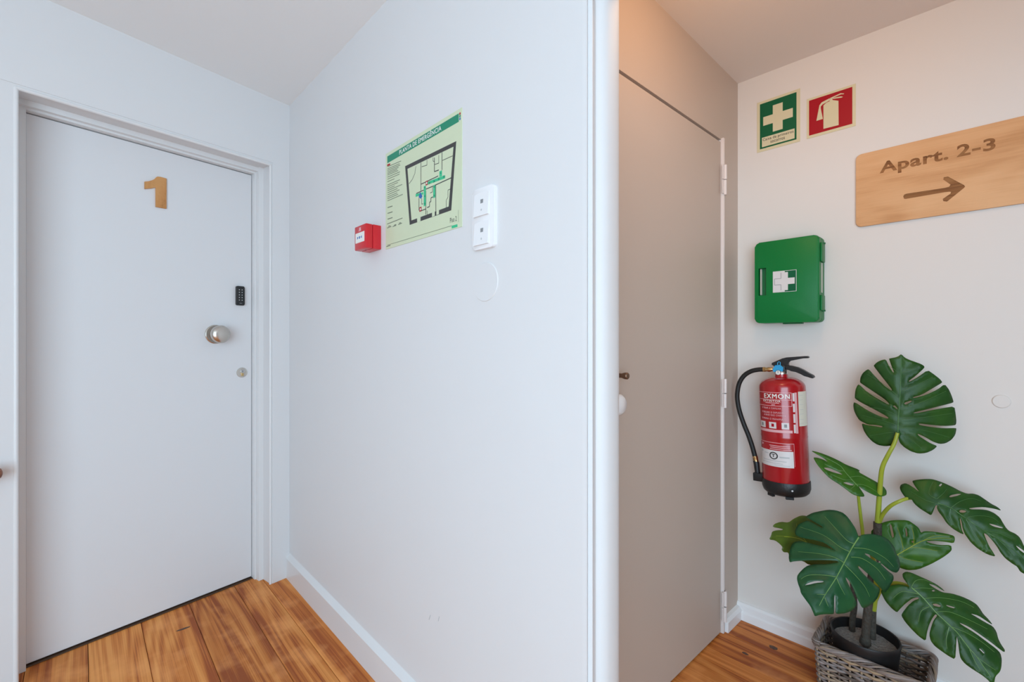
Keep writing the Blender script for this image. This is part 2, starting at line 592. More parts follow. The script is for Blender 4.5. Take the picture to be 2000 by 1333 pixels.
# ceilings
def ceiling(pts, fn):
    bm = bmesh.new()
    lo = [bm.verts.new((x, y, fn(x, y))) for x, y in pts]
    hi = [bm.verts.new((x, y, TOP + 0.12)) for x, y in pts]
    bm.faces.new(lo)
    bm.faces.new(hi[::-1])
    for i in range(len(pts)):
        j = (i + 1) % len(pts)
        bm.faces.new((lo[i], lo[j], hi[j], hi[i]))
    return bm


bl = [(B.o + B.d * s - B.n * 0.06)[:] for s in (-0.3, 6.1)]
cA = [(-4.6, -2.25)]
struct(obj('ceiling', ceiling([cA[0], (A.o - A.n * 0.25 - A.d * 5.4)[:], (A.o - A.n * 0.25)[:], bl[0], bl[1], (3.1, -2.25)], ceil_left), M['ceil']))
br = [(B.o + B.d * s - B.n * 0.0601)[:] for s in (1.0, 5.4)]
struct(obj('ceiling_passage', ceiling([br[0], (C.o + C.d * -1.2 - C.n * 0.1)[:], (C.o - C.n * 0.1 + C.d * 0.12)[:], (D.o + D.d * 3.3 - D.n * 0.12)[:], br[1]], ceil_right), M['ceil_warm']))

# floor: dark slab with separate boards that run along the partition
fl = bpy.data.objects.new('floor', None)
fo = struct(obj('floor', box(-2.2, 6.5, -4.6, 1.55, -0.08, -0.018), M['gap'], None, loc=(B.o.x, B.o.y, 0), rotz=B.ang))
bpy.data.objects.remove(fl)
Q0 = 0.75
qs = [-3.8, -3.63, -3.46, -3.30, -3.13, -2.97, -2.80, -2.64, -2.47, -2.30, -2.13, -1.97, -1.80, -1.63, -1.47, -1.30, -1.14, -0.97, -0.80, -0.64, -0.48, -0.31, -0.147, 0.017, 0.178, 0.347, 0.529, 0.645, 0.80, 0.975, 1.15, 1.32, 1.50, 1.668, 1.742, 1.88, 2.04]
for i in range(len(qs) - 1):
    w_ = qs[i + 1] - qs[i]
    yc = (qs[i] + qs[i + 1]) / 2 - Q0
    cuts = [-0.9]
    if i % 3 == 1:
        cuts.append(1.02 + 0.13 * (i % 5))
    elif i % 3 == 2 and i > 17:
        cuts.append(2.6)
    cuts.append(6.3)
    for k in range(len(cuts) - 1):
        x0, x1 = cuts[k], cuts[k + 1]
        L_ = x1 - x0
        bm = box(-L_ / 2 + 0.0006, L_ / 2 - 0.0006, -w_ / 2 + 0.0009, w_ / 2 - 0.0009, -0.018, 0.0 + random.uniform(-0.0008, 0.0), 0.0006, 1)
        obj('floor_plank', bm, M['plank'], fo, loc=((x0 + x1) / 2, yc, 0))
# knots and a split in the boards, as in the old pine
M['knot'] = mat('pine_knot', (0.10, 0.05, 0.03), 0.6, var=0.5, vscale=120)
def floor_pt(px, py):
    t = EYE * F / (py - HOR)
    p = Vector(((px - 1000) / F * t, t)) - B.o
    return p.dot(B.d), -p.dot(B.n)
for px, py, rx, ry in ((1511, 1266, 0.016, 0.011), (1455, 1277, 0.012, 0.006), (358, 1229, 0.006, 0.022)):
    x, y = floor_pt(px, py)
    bm = bmesh.new()
    vs = [bm.verts.new((x + rx * math.cos(t * 0.4488) * random.uniform(0.8, 1.15), y + ry * math.sin(t * 0.4488) * random.uniform(0.8, 1.15), z)) for z in (0.0004, -0.004) for t in range(14)]
    bm.faces.new(vs[:14])
    for t in range(14):
        bm.faces.new((vs[t], vs[(t + 1) % 14], vs[14 + (t + 1) % 14], vs[14 + t]))
    obj('floor_knot', bm, M['knot'], fo)

# ------------------------------------------------------------------ trim: baseboards, casing, doorway lining
def board_strip(name, wall, u0, u1, prof, m, z0=0.0):
    """skirting: profile of (proud, z) swept along the wall"""
    bm = bmesh.new()
    r0 = [bm.verts.new((u0, -p, z)) for p, z in prof]
    r1 = [bm.verts.new((u1, -p, z)) for p, z in prof]
    n = len(prof)
    bm.faces.new(r0)
    bm.faces.new(r1[::-1])
    for i in range(n):
        j = (i + 1) % n
        bm.faces.new((r0[i], r0[j], r1[j], r1[i]))
    return struct(obj(name, bm, m, None, loc=(wall.o.x, wall.o.y, 0), rotz=wall.ang))


board_strip('baseboard_middle', B, 0.004, BEND - 0.02, [(0.0, 0.0), (0.018, 0.0), (0.018, 0.098), (0.016, 0.101), (0.0, 0.117)], M['gloss'])
board_strip('baseboard_right', D, 0.0, 3.2, [(0.0, 0.0), (0.016, 0.0), (0.016, 0.030), (0.011, 0.036), (0.011, 0.060), (0.006, 0.069), (0.0, 0.071)], M['skirt'])
board_strip('baseboard_far', C, hin + 0.022, -0.012, [(0.0, 0.0), (0.020, 0.0), (0.020, 0.040), (0.012, 0.052), (0.0, 0.056)], M['skirt'])

# casing boards round the niche of door 1
zc0 = A.at(562, 279)[1]
bm = bmesh.new()
add_box(bm, -4.0, -0.001, -0.0025, 0.0, zT + 0.012, zc0)
add_box(bm, uR + 0.008, -0.001, -0.0025, 0.0, 0, zT + 0.012)
struct(obj('trim_1', bm, M['wall'], None, loc=(A.o.x, A.o.y, 0), rotz=A.ang))
# rounded arris and frame inside the niche
bm = bmesh.new()
add_tube(bm, [(uL, 0.003, 0), (uL, 0.003, zT)], 0.007, 10)
add_tube(bm, [(uR, 0.003, 0), (uR, 0.003, zT)], 0.006, 10)
add_tube(bm, [(uL, 0.003, zT), (uR, 0.003, zT)], 0.007, 10)
struct(obj('trim_2', bm, M['gloss'], None, smooth=60, loc=(A.o.x, A.o.y, 0), rotz=A.ang))
dR, dTop = A.at(492.2, 341.6, -REC)
dL, _ = A.at(48.3, 218.3, -REC)
dTop = 0.5 * (dTop + A.at(48, 218.3, -REC)[1])
bm = bmesh.new()
y0 = REC - 0.028
add_box(bm, uL, dL, y0, REC + 0.06, 0, zT)
add_box(bm, dR, uR, y0, REC + 0.06, 0, zT)
add_box(bm, dL, dR, y0, REC + 0.06, dTop, zT)
add_box(bm, dR + 0.006, uR, y0 - 0.03, y0, 0, zT)
add_box(bm, uL, uR, y0 - 0.02, y0, dTop + 0.008, zT)
struct(obj('trim_3', bm, M['gloss'], None, loc=(A.o.x, A.o.y, 0), rotz=A.ang))

# lining at the end of the partition (jamb of the doorway)
prof = [(-0.0125, -0.0002), (-0.0005, -0.0002), (-0.0065, 0.0105), (0.0033, 0.0130), (0.0033, 0.0148), (-0.0080, 0.031), (-0.0090, 0.041), (-0.001, 0.048), (0.0055, 0.055), (0.0085, 0.066), (0.0095, 0.080), (0.0085, 0.094), (0.0055, 0.106), (0.0005, 0.114), (-0.006, 0.118), (-0.03, 0.118), (-0.03, 0.060), (-0.0125, 0.060)]
bm = bmesh.new()
r0 = [bm.verts.new((BEND + s, q, 0)) for s, q in prof]
r1 = [bm.verts.new((BEND + s, q, 1.93)) for s, q in prof]
bm.faces.new(r0)
bm.faces.new(r1[::-1])
for i in range(len(prof)):
    j = (i + 1) % len(prof)
    bm.faces.new((r0[i], r0[j], r1[j], r1[i]))
struct(obj('trim_4', bm, M['jamb'], None, smooth=30, loc=(B.o.x, B.o.y, 0), rotz=B.ang))

# frame bead beside the hinges of door 2
bm = box(hin + 0.002, hin + 0.016, -0.010, 0.03, 0, CT + 0.012, 0.003, 2)
struct(obj('trim_5', bm, M['bead'], None, smooth=40, loc=(C.o.x, C.o.y, 0), rotz=C.ang))

obj('gap_shade_strip', box(dL, dR + 0.012, REC - 0.010, REC + 0.05, 0.0, 0.0035, 0.001, 1), M['gap_shade'], struct(bpy.data.objects['trim_3']))  # dark strip added to paint the shadow gap under the door
# ------------------------------------------------------------------ door 1 with knob and lock
d1 = struct(obj('door_1', box(dL + 0.002, dR - 0.002, REC, REC + 0.04, 0.009, dTop - 0.003, 0.002, 1), M['door'], None, loc=(A.o.x, A.o.y, 0), rotz=A.ang))
ku, kz = A.at(421, 653.5, -REC)
kb = obj('knob_rose', lathe([(0, 0.004), (0.030, 0.0045), (0.040, 0.007), (0.0435, 0.004), (0.0445, 0.0)], 40, OUT), M['nickel'], d1, True, loc=(ku, REC, kz))
kn = obj('door_knob', lathe([(0.016, 0.002), (0.014, 0.020), (0.020, 0.028), (0.033, 0.036), (0.040, 0.048), (0.041, 0.058), (0.036, 0.068), (0.022, 0.074), (0.0, 0.076)], 40, OUT), M['nickel'], d1, 60, loc=(ku, REC, kz))
lu, lz = A.at(472.5, 728, -REC)
lk = obj('lock_rosette', lathe([(0, 0.003), (0.018, 0.004), (0.0235, 0.003), (0.0245, 0.0)], 32, OUT), M['nickel'], d1, True, loc=(lu, REC, lz))
obj('lock_cylinder', prism(ellipse(0, 0.006, 0.0085, 0.0085, 20), -0.009, 0.0), M['steel'], lk)
obj('lock_stem', prism(rrect(-0.005, 0.005, -0.017, 0.002, 0.003), -0.0085, 0.0), M['brass'], lk)
obj('keyhole', box(-0.0012, 0.0012, -0.0093, -0.008, 0.001, 0.011), M['ink'], lk)

# numeral 1 on the door
def crop(ox, oy, sc, pts):
    return [(ox + x / sc, oy + y / sc) for x, y in pts]


nw = crop(260, 330, 14.81, [(335, 368), (440, 360), (540, 340), (615, 305), (670, 240), (710, 222), (800, 232), (968, 280), (965, 1155), (655, 1098), (655, 535), (600, 545), (520, 565), (335, 578)])
nu, nz = A.at(306, 376, -REC)
pts = [(lambda q: (q[0] - nu, q[1] - nz))(A.at(x, y, -REC + 0.006)) for x, y in nw]
o = obj('door_number', prism(pts, -0.007, 0.0, 0.0008), M['oak'], None, loc=A.loc(nu, nz, -REC), rotz=A.ang)
tag(o, 'light oak numeral 1 stuck on the white door', 'number')

# keypad reader on the door
ku0, kz1 = A.at(459.8, 559, -REC)
ku1, kz0 = A.at(475.5, 597.5, -REC)
kp = on_wall('keypad', 'slim black keypad reader with ten keys above the door knob', 'keypad', A, (ku0 + ku1) / 2, (kz0 + kz1) / 2, -REC)
hw, hh = (ku1 - ku0) / 2, (kz1 - kz0) / 2
obj('keypad_body', prism(rrect(-hw, hw, -hh, hh, 0.006), -0.014, 0, 0.002), M['black'], kp, True)
for r in range(5):
    for c in range(2):
        obj('key', prism(ellipse(-hw * 0.34 + c * hw * 0.68, hh * 0.62 - r * hh * 0.27, hw * 0.13, hw * 0.13, 10), -0.0146, -0.0135), M['lightgrey'], kp)
obj('status_bar', box(-hw * 0.3, hw * 0.3, -0.0144, -0.0135, -hh * 0.80, -hh * 0.76), M['grey'], kp)

# ------------------------------------------------------------------ door 2 with hinges and knobs
d2 = struct(obj('door_2', box(uD0, hin - 0.001, 0.0, 0.038, 0.005, CT - 0.004, 0.0015, 1), M['greige'], None, loc=(C.o.x, C.o.y, 0), rotz=C.ang))
for ya, yb in ((325, 383), (740, 796), (1152, 1211)):
    z1 = C.at(1411, ya)[1]
    z0 = C.at(1411, yb)[1]
    zm = z0 + (z1 - z0) * 0.5
    x = hin + 0.004
    hg = obj('hinge', box(x - 0.014, x + 0.014, -0.013, -0.0085, zm + 0.001, z1, 0.001, 1), M['bead'], d2)
    bm = bmesh.new()
    add_tube(bm, [(x + 0.006, -0.013, zm + 0.0015), (x + 0.006, -0.013, z1)], 0.0065, 12)
    add_tube(bm, [(x + 0.004, -0.013, z0), (x + 0.004, -0.013, zm - 0.0015)], 0.0065, 12)
    obj('hinge_barrel', bm, M['bead'], hg, 40)
    obj('hinge_leaf', box(x - 0.014, x - 0.001, -0.0125, -0.0085, z0 + 0.004, zm - 0.001, 0.001, 1), M['bead'], hg)
    obj('hinge_pin', tube([(x + 0.005, -0.013, zm - 0.002), (x + 0.005, -0.013, zm + 0.002)], 0.0045, 10), M['ink'], hg)
# small bronze turn knob and the white round knob under it
tu, tz = C.at(1226, 735, 0.050)
obj('turn_knob', lathe([(0.011, 0.0), (0.0075, 0.004), (0.0065, 0.030), (0.0085, 0.036), (0.0098, 0.042), (0.0098, 0.049), (0.008, 0.051), (0.0, 0.052)], 24, OUT), M['bronze'], d2, 40, loc=(tu, 0, tz))
tu, tz = C.at(1208, 791, 0.035)
obj('round_knob', lathe([(0.013, 0.0), (0.012, 0.012), (0.022, 0.020), (0.030, 0.030), (0.030, 0.040), (0.022, 0.048), (0.0, 0.051)], 28, OUT), M['wplastic'], d2, 60, loc=(tu, 0, tz))

# ------------------------------------------------------------------ wall B: plan, call point, switches, blank cover
su, sz = B.at(828, 350)
pl = on_wall('evacuation_plan', 'pale green evacuation plan sheet with dark building outline, on white partition', 'sign', B, su, sz)


def bq(px, py, off=0.002):
    u, z = B.at(px, py, off)
    return (u - su, z - sz)


c1 = crop(680, 190, 3.175, [(233, 342), (706, 76), (703, 806), (233, 942)])
q = [bq(*p) for p in c1]
x0 = (q[0][0] + q[3][0]) / 2; x1 = (q[1][0] + q[2][0]) / 2
zt = (q[0][1] + q[1][1]) / 2; zb = (q[2][1] + q[3][1]) / 2
obj('sheet', box(x0, x1, -0.002, 0, zb, zt), M['sheet'], pl)
def cq(pts):
    return [bq(*p) for p in crop(680, 190, 3.175, pts)]
h0 = cq([(243, 368), (686, 100), (686, 155), (243, 408)])
hz1 = (h0[0][1] + h0[1][1]) / 2; hz0 = (h0[2][1] + h0[3][1]) / 2
FR = -0.0022
obj('header_band', box(h0[0][0], h0[1][0], FR, -0.0019, hz0, hz1), M['pgreen'], pl)
t0 = cq([(318, 345)])[0][0]; t1 = cq([(578, 200)])[0][0]
hh_ = hz1 - hz0
obj('heading', text_mesh('PLANTA DE EMERGÊNCIA', t0, t1, hz0 + hh_ * 0.2, hz0 + hh_ * 0.98, FR - 0.0003, 0.0003, 0.008), M['pwhite'], pl)


def P2(ox, oy, sc, pts):
    return [bq(*p) for p in crop(ox, oy, sc, pts)]


def c2(pts):
    return P2(740, 200, 4.444, pts)


# thick outer walls of the drawn building
outer = c2([(228, 555), (672, 337), (628, 938), (268, 1065)])
inner = c2([(248, 578), (648, 385), (606, 905), (283, 1026)])
bm = bmesh.new()
for i in range(4):
    j = (i + 1) % 4
    add_prism(bm, [outer[i], outer[j], inner[j], inner[i]], FR, -0.0019)
obj('plan_outline', bm, M['ink'], pl)


def strip(bm, pts, wd, y0, y1):
    for a_, b_ in zip(pts[:-1], pts[1:]):
        dx, dz = b_[0] - a_[0], b_[1] - a_[1]
        n = math.hypot(dx, dz) or 1
        ex, ez = -dz / n * wd / 2, dx / n * wd / 2
        add_prism(bm, [(a_[0] + ex, a_[1] + ez), (b_[0] + ex, b_[1] + ez), (b_[0] - ex, b_[1] - ez), (a_[0] - ex, a_[1] - ez)], y0, y1)


bm = bmesh.new()
for w_, ls in ((0.0028, [[(365, 525), (365, 768)], [(365, 712), (515, 640)], [(325, 792), (395, 760), (470, 728), (630, 655)], [(493, 715), (495, 962)], [(548, 435), (548, 588)], [(408, 770), (408, 975)], [(418, 915), (440, 905), (440, 868), (452, 862), (452, 830), (470, 822)], [(360, 945), (410, 925)], [(348, 830), (348, 940)], [(482, 480), (482, 602), (520, 588)]]),
               (0.0018, [[(322, 555), (312, 620), (290, 670), (262, 708)], [(418, 500), (418, 545), (372, 560)], [(520, 460), (520, 528), (485, 540)], [(552, 505), (640, 465)], [(635, 748), (600, 762), (600, 825), (585, 850), (585, 915)], [(465, 735), (465, 778), (445, 788)], [(420, 940), (420, 975)], [(372, 835), (372, 885), (385, 880)], [(470, 480), (470, 510), (482, 515)]])):
    for l in ls:
        strip(bm, c2(l), w_, FR, -0.0019)
obj('plan_walls', bm, M['ink'], pl)
bm = bmesh.new()
for g in ([(320, 797), (385, 780), (385, 800), (320, 822)], [(390, 730), (408, 722), (408, 895), (390, 905)], [(425, 690), (575, 632), (575, 660), (425, 715)], [(472, 725), (490, 718), (490, 825), (472, 832)], [(526, 600), (548, 590), (548, 640), (526, 648)]):
    add_prism(bm, c2(g), FR - 0.0001, -0.0019)
obj('route_strip', bm, M['rgreen'], pl)
bm = bmesh.new()
for x, y in ((435, 702), (475, 688), (515, 668), (560, 648)):
    add_prism(bm, c2([(x, y - 14), (x + 16, y - 4), (x, y + 12)]), FR - 0.0003, -0.0019)
for x, y in ((399, 740), (399, 815), (399, 880), (480, 735), (480, 810), (537, 615)):
    add_prism(bm, c2([(x - 7, y + 8), (x + 7, y + 4), (x, y - 12)]), FR - 0.0003, -0.0019)
obj('route_arrow', bm, M['pgreen'], pl)
for x, y in ((416, 700), (361, 928)):
    em = obj('extinguisher_mark', prism(c2([(x - 9, y - 14), (x + 9, y - 22), (x + 9, y + 16), (x - 9, y + 24)]), FR - 0.0002, -0.0019), M['sred'], pl)
    obj('mark_symbol', prism(c2([(x - 4, y - 6), (x + 4, y - 10), (x + 4, y + 8), (x - 4, y + 12)]), FR - 0.0004, -0.0019), M['pwhite'], em)
obj('location_mark', prism(c2([(360, 780), (378, 815), (366, 838), (346, 825)]), FR - 0.0004, -0.0019), M['pblue'], pl)
# gaps of the doors in the drawn facade
for g in ([(332, 1000), (362, 985), (362, 1035), (334, 1046)], [(462, 955), (486, 945), (486, 985), (462, 995)], [(500, 940), (522, 930), (522, 970), (500, 980)]):
    obj('plan_opening', prism(c2(g), FR - 0.0002, -0.0019), M['sheet'], pl)
# column of small print and legend
bm = bmesh.new()
rows = [(560, 118), (578, 105), (592, 110), (606, 96), (619, 84), (632, 92), (650, 108), (668, 104), (690, 60), (718, 106), (735, 90), (752, 62), (768, 128), (786, 86), (804, 104), (822, 84), (838, 92), (856, 132)]
for y, ln in rows:
    strip(bm, c2([(75, y), (75 + ln, y - ln * 0.43)]), 0.0022, FR, -0.0019)
for y in (915, 965, 1015):
    strip(bm, c2([(76, y), (118, y - 14)]), 0.003, FR, -0.0019)
for y, a_, b_ in ((1058, 72, 205), (1078, 82, 100), (1068, 132, 150), (1050, 176, 190), (1092, 72, 108), (1080, 120, 150), (1062, 168, 200)):
    strip(bm, c2([(a_, y), (b_, y - (b_ - a_) * 0.4)]), 0.0026, FR, -0.0019)
strip(bm, c2([(75, 1240), (632, 1072)]), 0.0014, FR, -0.0019)
strip(bm, c2([(690, 935), (690, 1040)]), 0.001, FR, -0.0019)
strip(bm, c2([(66, 1253), (100, 1242)]), 0.003, FR, -0.0019)
o = obj('small_print', bm, M['inkline'], pl)
bm = bmesh.new()
strip(bm, c2([(72, 548), (98, 538)]), 0.006, FR, -0.0019)
obj('legend_title', bm, M['sred'], pl)
a0, a1 = c2([(618, 1048)])[0], c2([(675, 1028)])[0]
obj('floor_caption', text_mesh('Piso 2', a0[0], a1[0], a0[1], a0[1] + 0.014, FR - 0.0002, 0.0003), M['ink'], pl)
o = obj('maker_mark', prism(c2([(632, 1072), (682, 1058), (682, 1082), (632, 1096)]), FR, -0.0019), M['rgreen'], pl)
for x, y, m_ in ((704, 98, 'sred'), (704, 120, 'pgreen'), (704, 143, 'pblue')):
    p = c2([(x, y)])[0]
    obj('corner_mark', prism(ellipse(p[0], p[1], 0.0032, 0.0036, 12), FR, -0.0019), M[m_], pl)

# manual call point
OFFC = 0.056
f0 = B.at(692.5, 445, OFFC); f1 = B.at(714.6, 436, OFFC)
fzt = B.at(714.6, 435.5, OFFC)[1]; fzb = B.at(692.5, 490.5, OFFC)[1]
fw = (f1[0] - f0[0]) / 2; fhh = (fzt - fzb) / 2
cu_, cz_ = (f0[0] + f1[0]) / 2, (fzt + fzb) / 2
cp = on_wall('fire_call_point', 'red fire alarm call point box beside the evacuation plan', 'alarm', B, cu_, cz_)
obj('housing', box(-fw, fw, -0.030, 0, -fhh, fhh, 0.002, 2), M['red_plastic'], cp, True)
obj('front_cover', box(-fw, fw, -OFFC, -0.0312, -fhh, fhh, 0.003, 2), M['red_plastic'], cp, True)
obj('press_plate', box(-fw * 0.78, fw * 0.74, -OFFC - 0.0012, -OFFC + 0.004, -fhh * 0.44, fhh * 0.40, 0.0008, 1), M['pwhite'], cp)
bm = bmesh.new()
zq = -fhh * 0.02
add_prism(bm, ellipse(-0.002, zq, fw * 0.10, fw * 0.11, 14), -OFFC - 0.0016, -OFFC)
for sg_ in (-1, 1):
    add_prism(bm, [(-0.002 + sg_ * fw * 0.40, zq - fw * 0.11), (-0.002 + sg_ * fw * 0.20, zq), (-0.002 + sg_ * fw * 0.40, zq + fw * 0.11)], -OFFC - 0.0016, -OFFC)
obj('press_symbol', bm, M['pblue'], cp)
bm = bmesh.new()
add_prism(bm, [(-fw * 0.24, fhh * 0.52), (-fw * 0.10, fhh * 0.50), (-fw * 0.04, fhh * 0.62), (fw * 0.06, fhh * 0.48), (fw * 0.18, fhh * 0.54), (fw * 0.12, fhh * 0.70), (fw * 0.14, fhh * 0.84), (-fw * 0.02, fhh * 0.78), (-fw * 0.16, fhh * 0.86), (-fw * 0.14, fhh * 0.70)], -OFFC - 0.0006, -OFFC)
obj('flame_symbol', bm, M['pink'], cp)
obj('test_key_hole', lathe([(0, 0), (0.003, 0.0004), (0.0034, 0)], 12, Matrix.Translation((0, -0.035, -fhh)) @ Matrix.Rotation(math.pi, 4, 'X')), M['ink'], cp)

# double rocker switch
s0 = B.at(923.5, 372, 0.008); s1 = B.at(966, 357, 0.008); s2 = B.at(925, 491, 0.008); s3 = B.at(965, 481, 0.008)
sx0, sx1 = s0[0], s1[0]
szt = s1[1] - 0.001; szb = (s2[1] + s3[1]) / 2
cu_, cz_ = (sx0 + sx1) / 2, (szt + szb) / 2
sw = on_wall('light_switch', 'white double rocker light switch in one tall frame beside the plan', 'switch', B, cu_, cz_)
hw, hh = (sx1 - sx0) / 2, (szt - szb) / 2
fr = obj('switch_frame', prism(rrect(-hw, hw, -hh, hh, 0.010), -0.010, 0, 0.0032), M['wplastic'], sw, True)
for sgn in (1, -1):
    zc = sgn * hh * 0.47 - 0.001
    rh, rw = hh * 0.385, hw * 0.66
    xo = -hw * 0.10
    bm = bmesh.new()
    arc = [(xo - rw, zc - rh)] + [(xo + rw, zc - rh)] + [(xo + rw - 2 * rw * k / 8, zc + rh * (0.92 + 0.08 * math.sin(math.pi * k / 8))) for k in range(9)]
    add_prism(bm, arc, -0.0130, -0.006)
    for v in bm.verts:      # rocked: the lower edge stands proud
        if v.co.y < -0.01 and v.co.z < zc:
            v.co.y -= 0.0025
        elif v.co.y < -0.01:
            v.co.y += 0.0025
    rk = obj('rocker', bm, M['wplastic'], sw)
    obj('indicator', box(-0.006, 0.004, -0.0131, -0.011, zc + rh * 0.05, zc + rh * 0.38), M['grey'], rk)
    obj('rocker_mark', prism(ellipse(-0.001, zc - rh * 0.52, 0.0025, 0.003, 10), -0.0145, -0.0105), M['lightgrey'], rk)

# round blank covers
cu_, cz_ = B.at(948, 551)
rr = 38.2 / F * ((B.n.dot(B.o)) / B.n.dot(Vector(((948 - 1000) / F, 1))))
o = obj('blank_cover', lathe([(0, 0.0022), (rr - 0.0012, 0.0022), (rr, 0.0008), (rr, 0.0)], 64, OUT), M['wall'], None, False, loc=B.loc(cu_, cz_), rotz=B.ang)
tag(o, 'large round white blank cover plate under the light switch', 'cover plate')
cu_, cz_ = D.at(1956, 784.5)
rr = 13.0 / F * ((D.n.dot(D.o)) / D.n.dot(Vector(((1956 - 1000) / F, 1))))
o = obj('blank_cover', lathe([(0, 0.004), (rr - 0.002, 0.004), (rr, 0.002), (rr, 0.0)], 40, OUT), M['wall_warm'], None, False, loc=D.loc(cu_, cz_), rotz=D.ang)
tag(o, 'small round white cover plate on the wall beside the tallest monstera leaf', 'cover plate')

# ------------------------------------------------------------------ wall D: signs
def sign(name, label, cs):
    """flat sheet from four corner pixels; returns its empty and a pixel-to-local function"""
    pts = [D.at(x, y, 0.002) for x, y in cs]
    x0 = (pts[0][0] + pts[3][0]) / 2; x1 = (pts[1][0] + pts[2][0]) / 2
    z1 = (pts[0][1] + pts[1][1]) / 2; z0 = (pts[2][1] + pts[3][1]) / 2
    cu, cz = (x0 + x1) / 2, (z0 + z1) / 2
    t = on_wall(name, label, 'sign', D, cu, cz)
    obj('sheet', box(x0 - cu, x1 - cu, -0.002, 0, z0 - cz, z1 - cz), M['cream'], t)
    def lc(ox, oy, sc, p):
        r = []
        for x, y in crop(ox, oy, sc, p):
            u, z = D.at(x, y, 0.002)
            r.append((u - cu, z - cz))
        return r
    return t, lc


def rect_of(p):
    xs = sorted(a_[0] for a_ in p); zs = sorted(a_[1] for a_ in p)
    return (xs[0] + xs[1]) / 2, (xs[2] + xs[3]) / 2, (zs[0] + zs[1]) / 2, (zs[2] + zs[3]) / 2


t, lc = sign('first_aid_sign', 'green and cream sign with a white cross and caption, above the first aid box', crop(1460, 160, 8.696, [(158, 352), (893, 118), (893, 1010), (165, 1205)]))
def sg(p):
    return lc(1460, 160, 8.696, p)
x0, x1, z0, z1 = rect_of(sg([(210, 385), (832, 175), (832, 972), (212, 1152)]))
obj('green_field', box(x0, x1, -0.0024, -0.0018, z0, z1), M['sgreen'], t)
gw, gh = x1 - x0, z1 - z0
cx = (x0 + x1) / 2; cz = z0 + gh * 0.595
aw = gw * 0.405; ww = gw * 0.135
obj('cross', prism([(cx - ww, cz - aw), (cx + ww, cz - aw), (cx + ww, cz - ww), (cx + aw, cz - ww), (cx + aw, cz + ww), (cx + ww, cz + ww), (cx + ww, cz + aw), (cx - ww, cz + aw), (cx - ww, cz + ww), (cx - aw, cz + ww), (cx - aw, cz - ww), (cx - ww, cz - ww)], -0.0027, -0.002), M['cream'], t)
a0, a1, b0, b1 = rect_of(sg([(245, 955), (800, 790), (800, 955), (245, 1118)]))
cap = obj('caption_strip', box(a0, a1, -0.0027, -0.002, b0, b1), M['cream'], t)
cwid, chei = a1 - a0, b1 - b0
obj('caption', text_mesh('Caixa de primeiros', a0 + cwid * 0.03, a1 - cwid * 0.03, b0 + chei * 0.52, b0 + chei * 0.90, -0.003, 0.0004, 0.006), M['ink'], cap)
obj('caption', text_mesh('socorros', a0 + cwid * 0.27, a1 - cwid * 0.29, b0 + chei * 0.20, b0 + chei * 0.44, -0.003, 0.0004, 0.006), M['ink'], cap)

t, lc = sign('extinguisher_sign', 'square red sign with a cream extinguisher pictogram, beside the white cross sign', crop(1460, 160, 8.696, [(1005, 295), (1838, 30), (1838, 750), (1010, 965)]))
x0, x1, z0, z1 = rect_of(sg([(1045, 325), (1780, 82), (1780, 712), (1045, 915)]))
obj('red_field', box(x0, x1, -0.0024, -0.0018, z0, z1), M['sred'], t)
obj('cylinder_symbol', prism(sg([(1290, 800), (1290, 400), (1340, 355), (1395, 330), (1398, 290), (1440, 275), (1445, 310), (1545, 322), (1548, 735)]), -0.0027, -0.002), M['cream'], t)
bm = bmesh.new()
add_prism(bm, sg([(1170, 665), (1222, 400), (1260, 350), (1395, 280), (1398, 315), (1275, 385), (1245, 420), (1245, 450), (1280, 630)]), -0.0027, -0.002)
obj('hose_symbol', bm, M['cream'], t)
bm = bmesh.new()
add_prism(bm, sg([(1395, 280), (1580, 195), (1640, 198), (1635, 210), (1590, 212), (1460, 268), (1440, 290)]), -0.0027, -0.002)
add_prism(bm, sg([(1440, 275), (1590, 248), (1622, 255), (1600, 268), (1450, 292)]), -0.0027, -0.002)
obj('lever_symbol', bm, M['cream'], t)

# wooden direction sign with routed lettering
def ws(p):
    return [D.at(x, y, 0.010) for x, y in crop(1650, 220, 5.714, p)]
q = ws([(125, 490), (125, 1275)])
wx0 = (q[0][0] + q[1][0]) / 2; wzt, wzb = q[0][1] + 0.004, q[1][1] - 0.002
tx = ws([(388, 600), (1682, 400)])
wcx = (tx[0][0] + tx[1][0]) / 2 + 0.010
wx1 = 2 * wcx - wx0
wcz = (wzt + wzb) / 2
wb = on_wall('direction_sign', 'wooden plaque with routed words Apart. 2-3 and an arrow', 'sign', D, wcx, wcz)
bo = obj('board', prism(rrect(wx0 - wcx, wx1 - wcx, wzb - wcz, wzt - wcz, 0.016), -0.010, -0.003, 0.0012), M['ply'], wb)
tb = ws([(388, 683), (1175, 525), (1690, 430)])
base = [D.at(1650 + x / 5.714, 220 + y / 5.714, 0.010)[1] for x, y in ((400, 683), (545, 657), (1100, 530), (1370, 475))]
zbase = sum(base) / 4
ztop = D.at(1650 + 460 / 5.714, 220 + 540 / 5.714, 0.010)[1] if True else sum(D.at(1650 + x / 5.714, 220 + y / 5.714, 0.010)[1] for x, y in ((460, 540), (1330, 352), (1600, 290))) / 3
pdesc = D.at(1650 + 590 / 5.714, 220 + 678 / 5.714, 0.010)[1]
def bb(p):
    q_ = ws(p)
    return q_
apx = bb([(388, 683), (1155, 500)])
npx = bb([(1250, 502), (1682, 400)])
n_base = (D.at(1650 + 1255 / 5.714, 220 + 500 / 5.714, 0.010)[1] + D.at(1650 + 1410 / 5.714, 220 + 470 / 5.714, 0.010)[1]) / 2
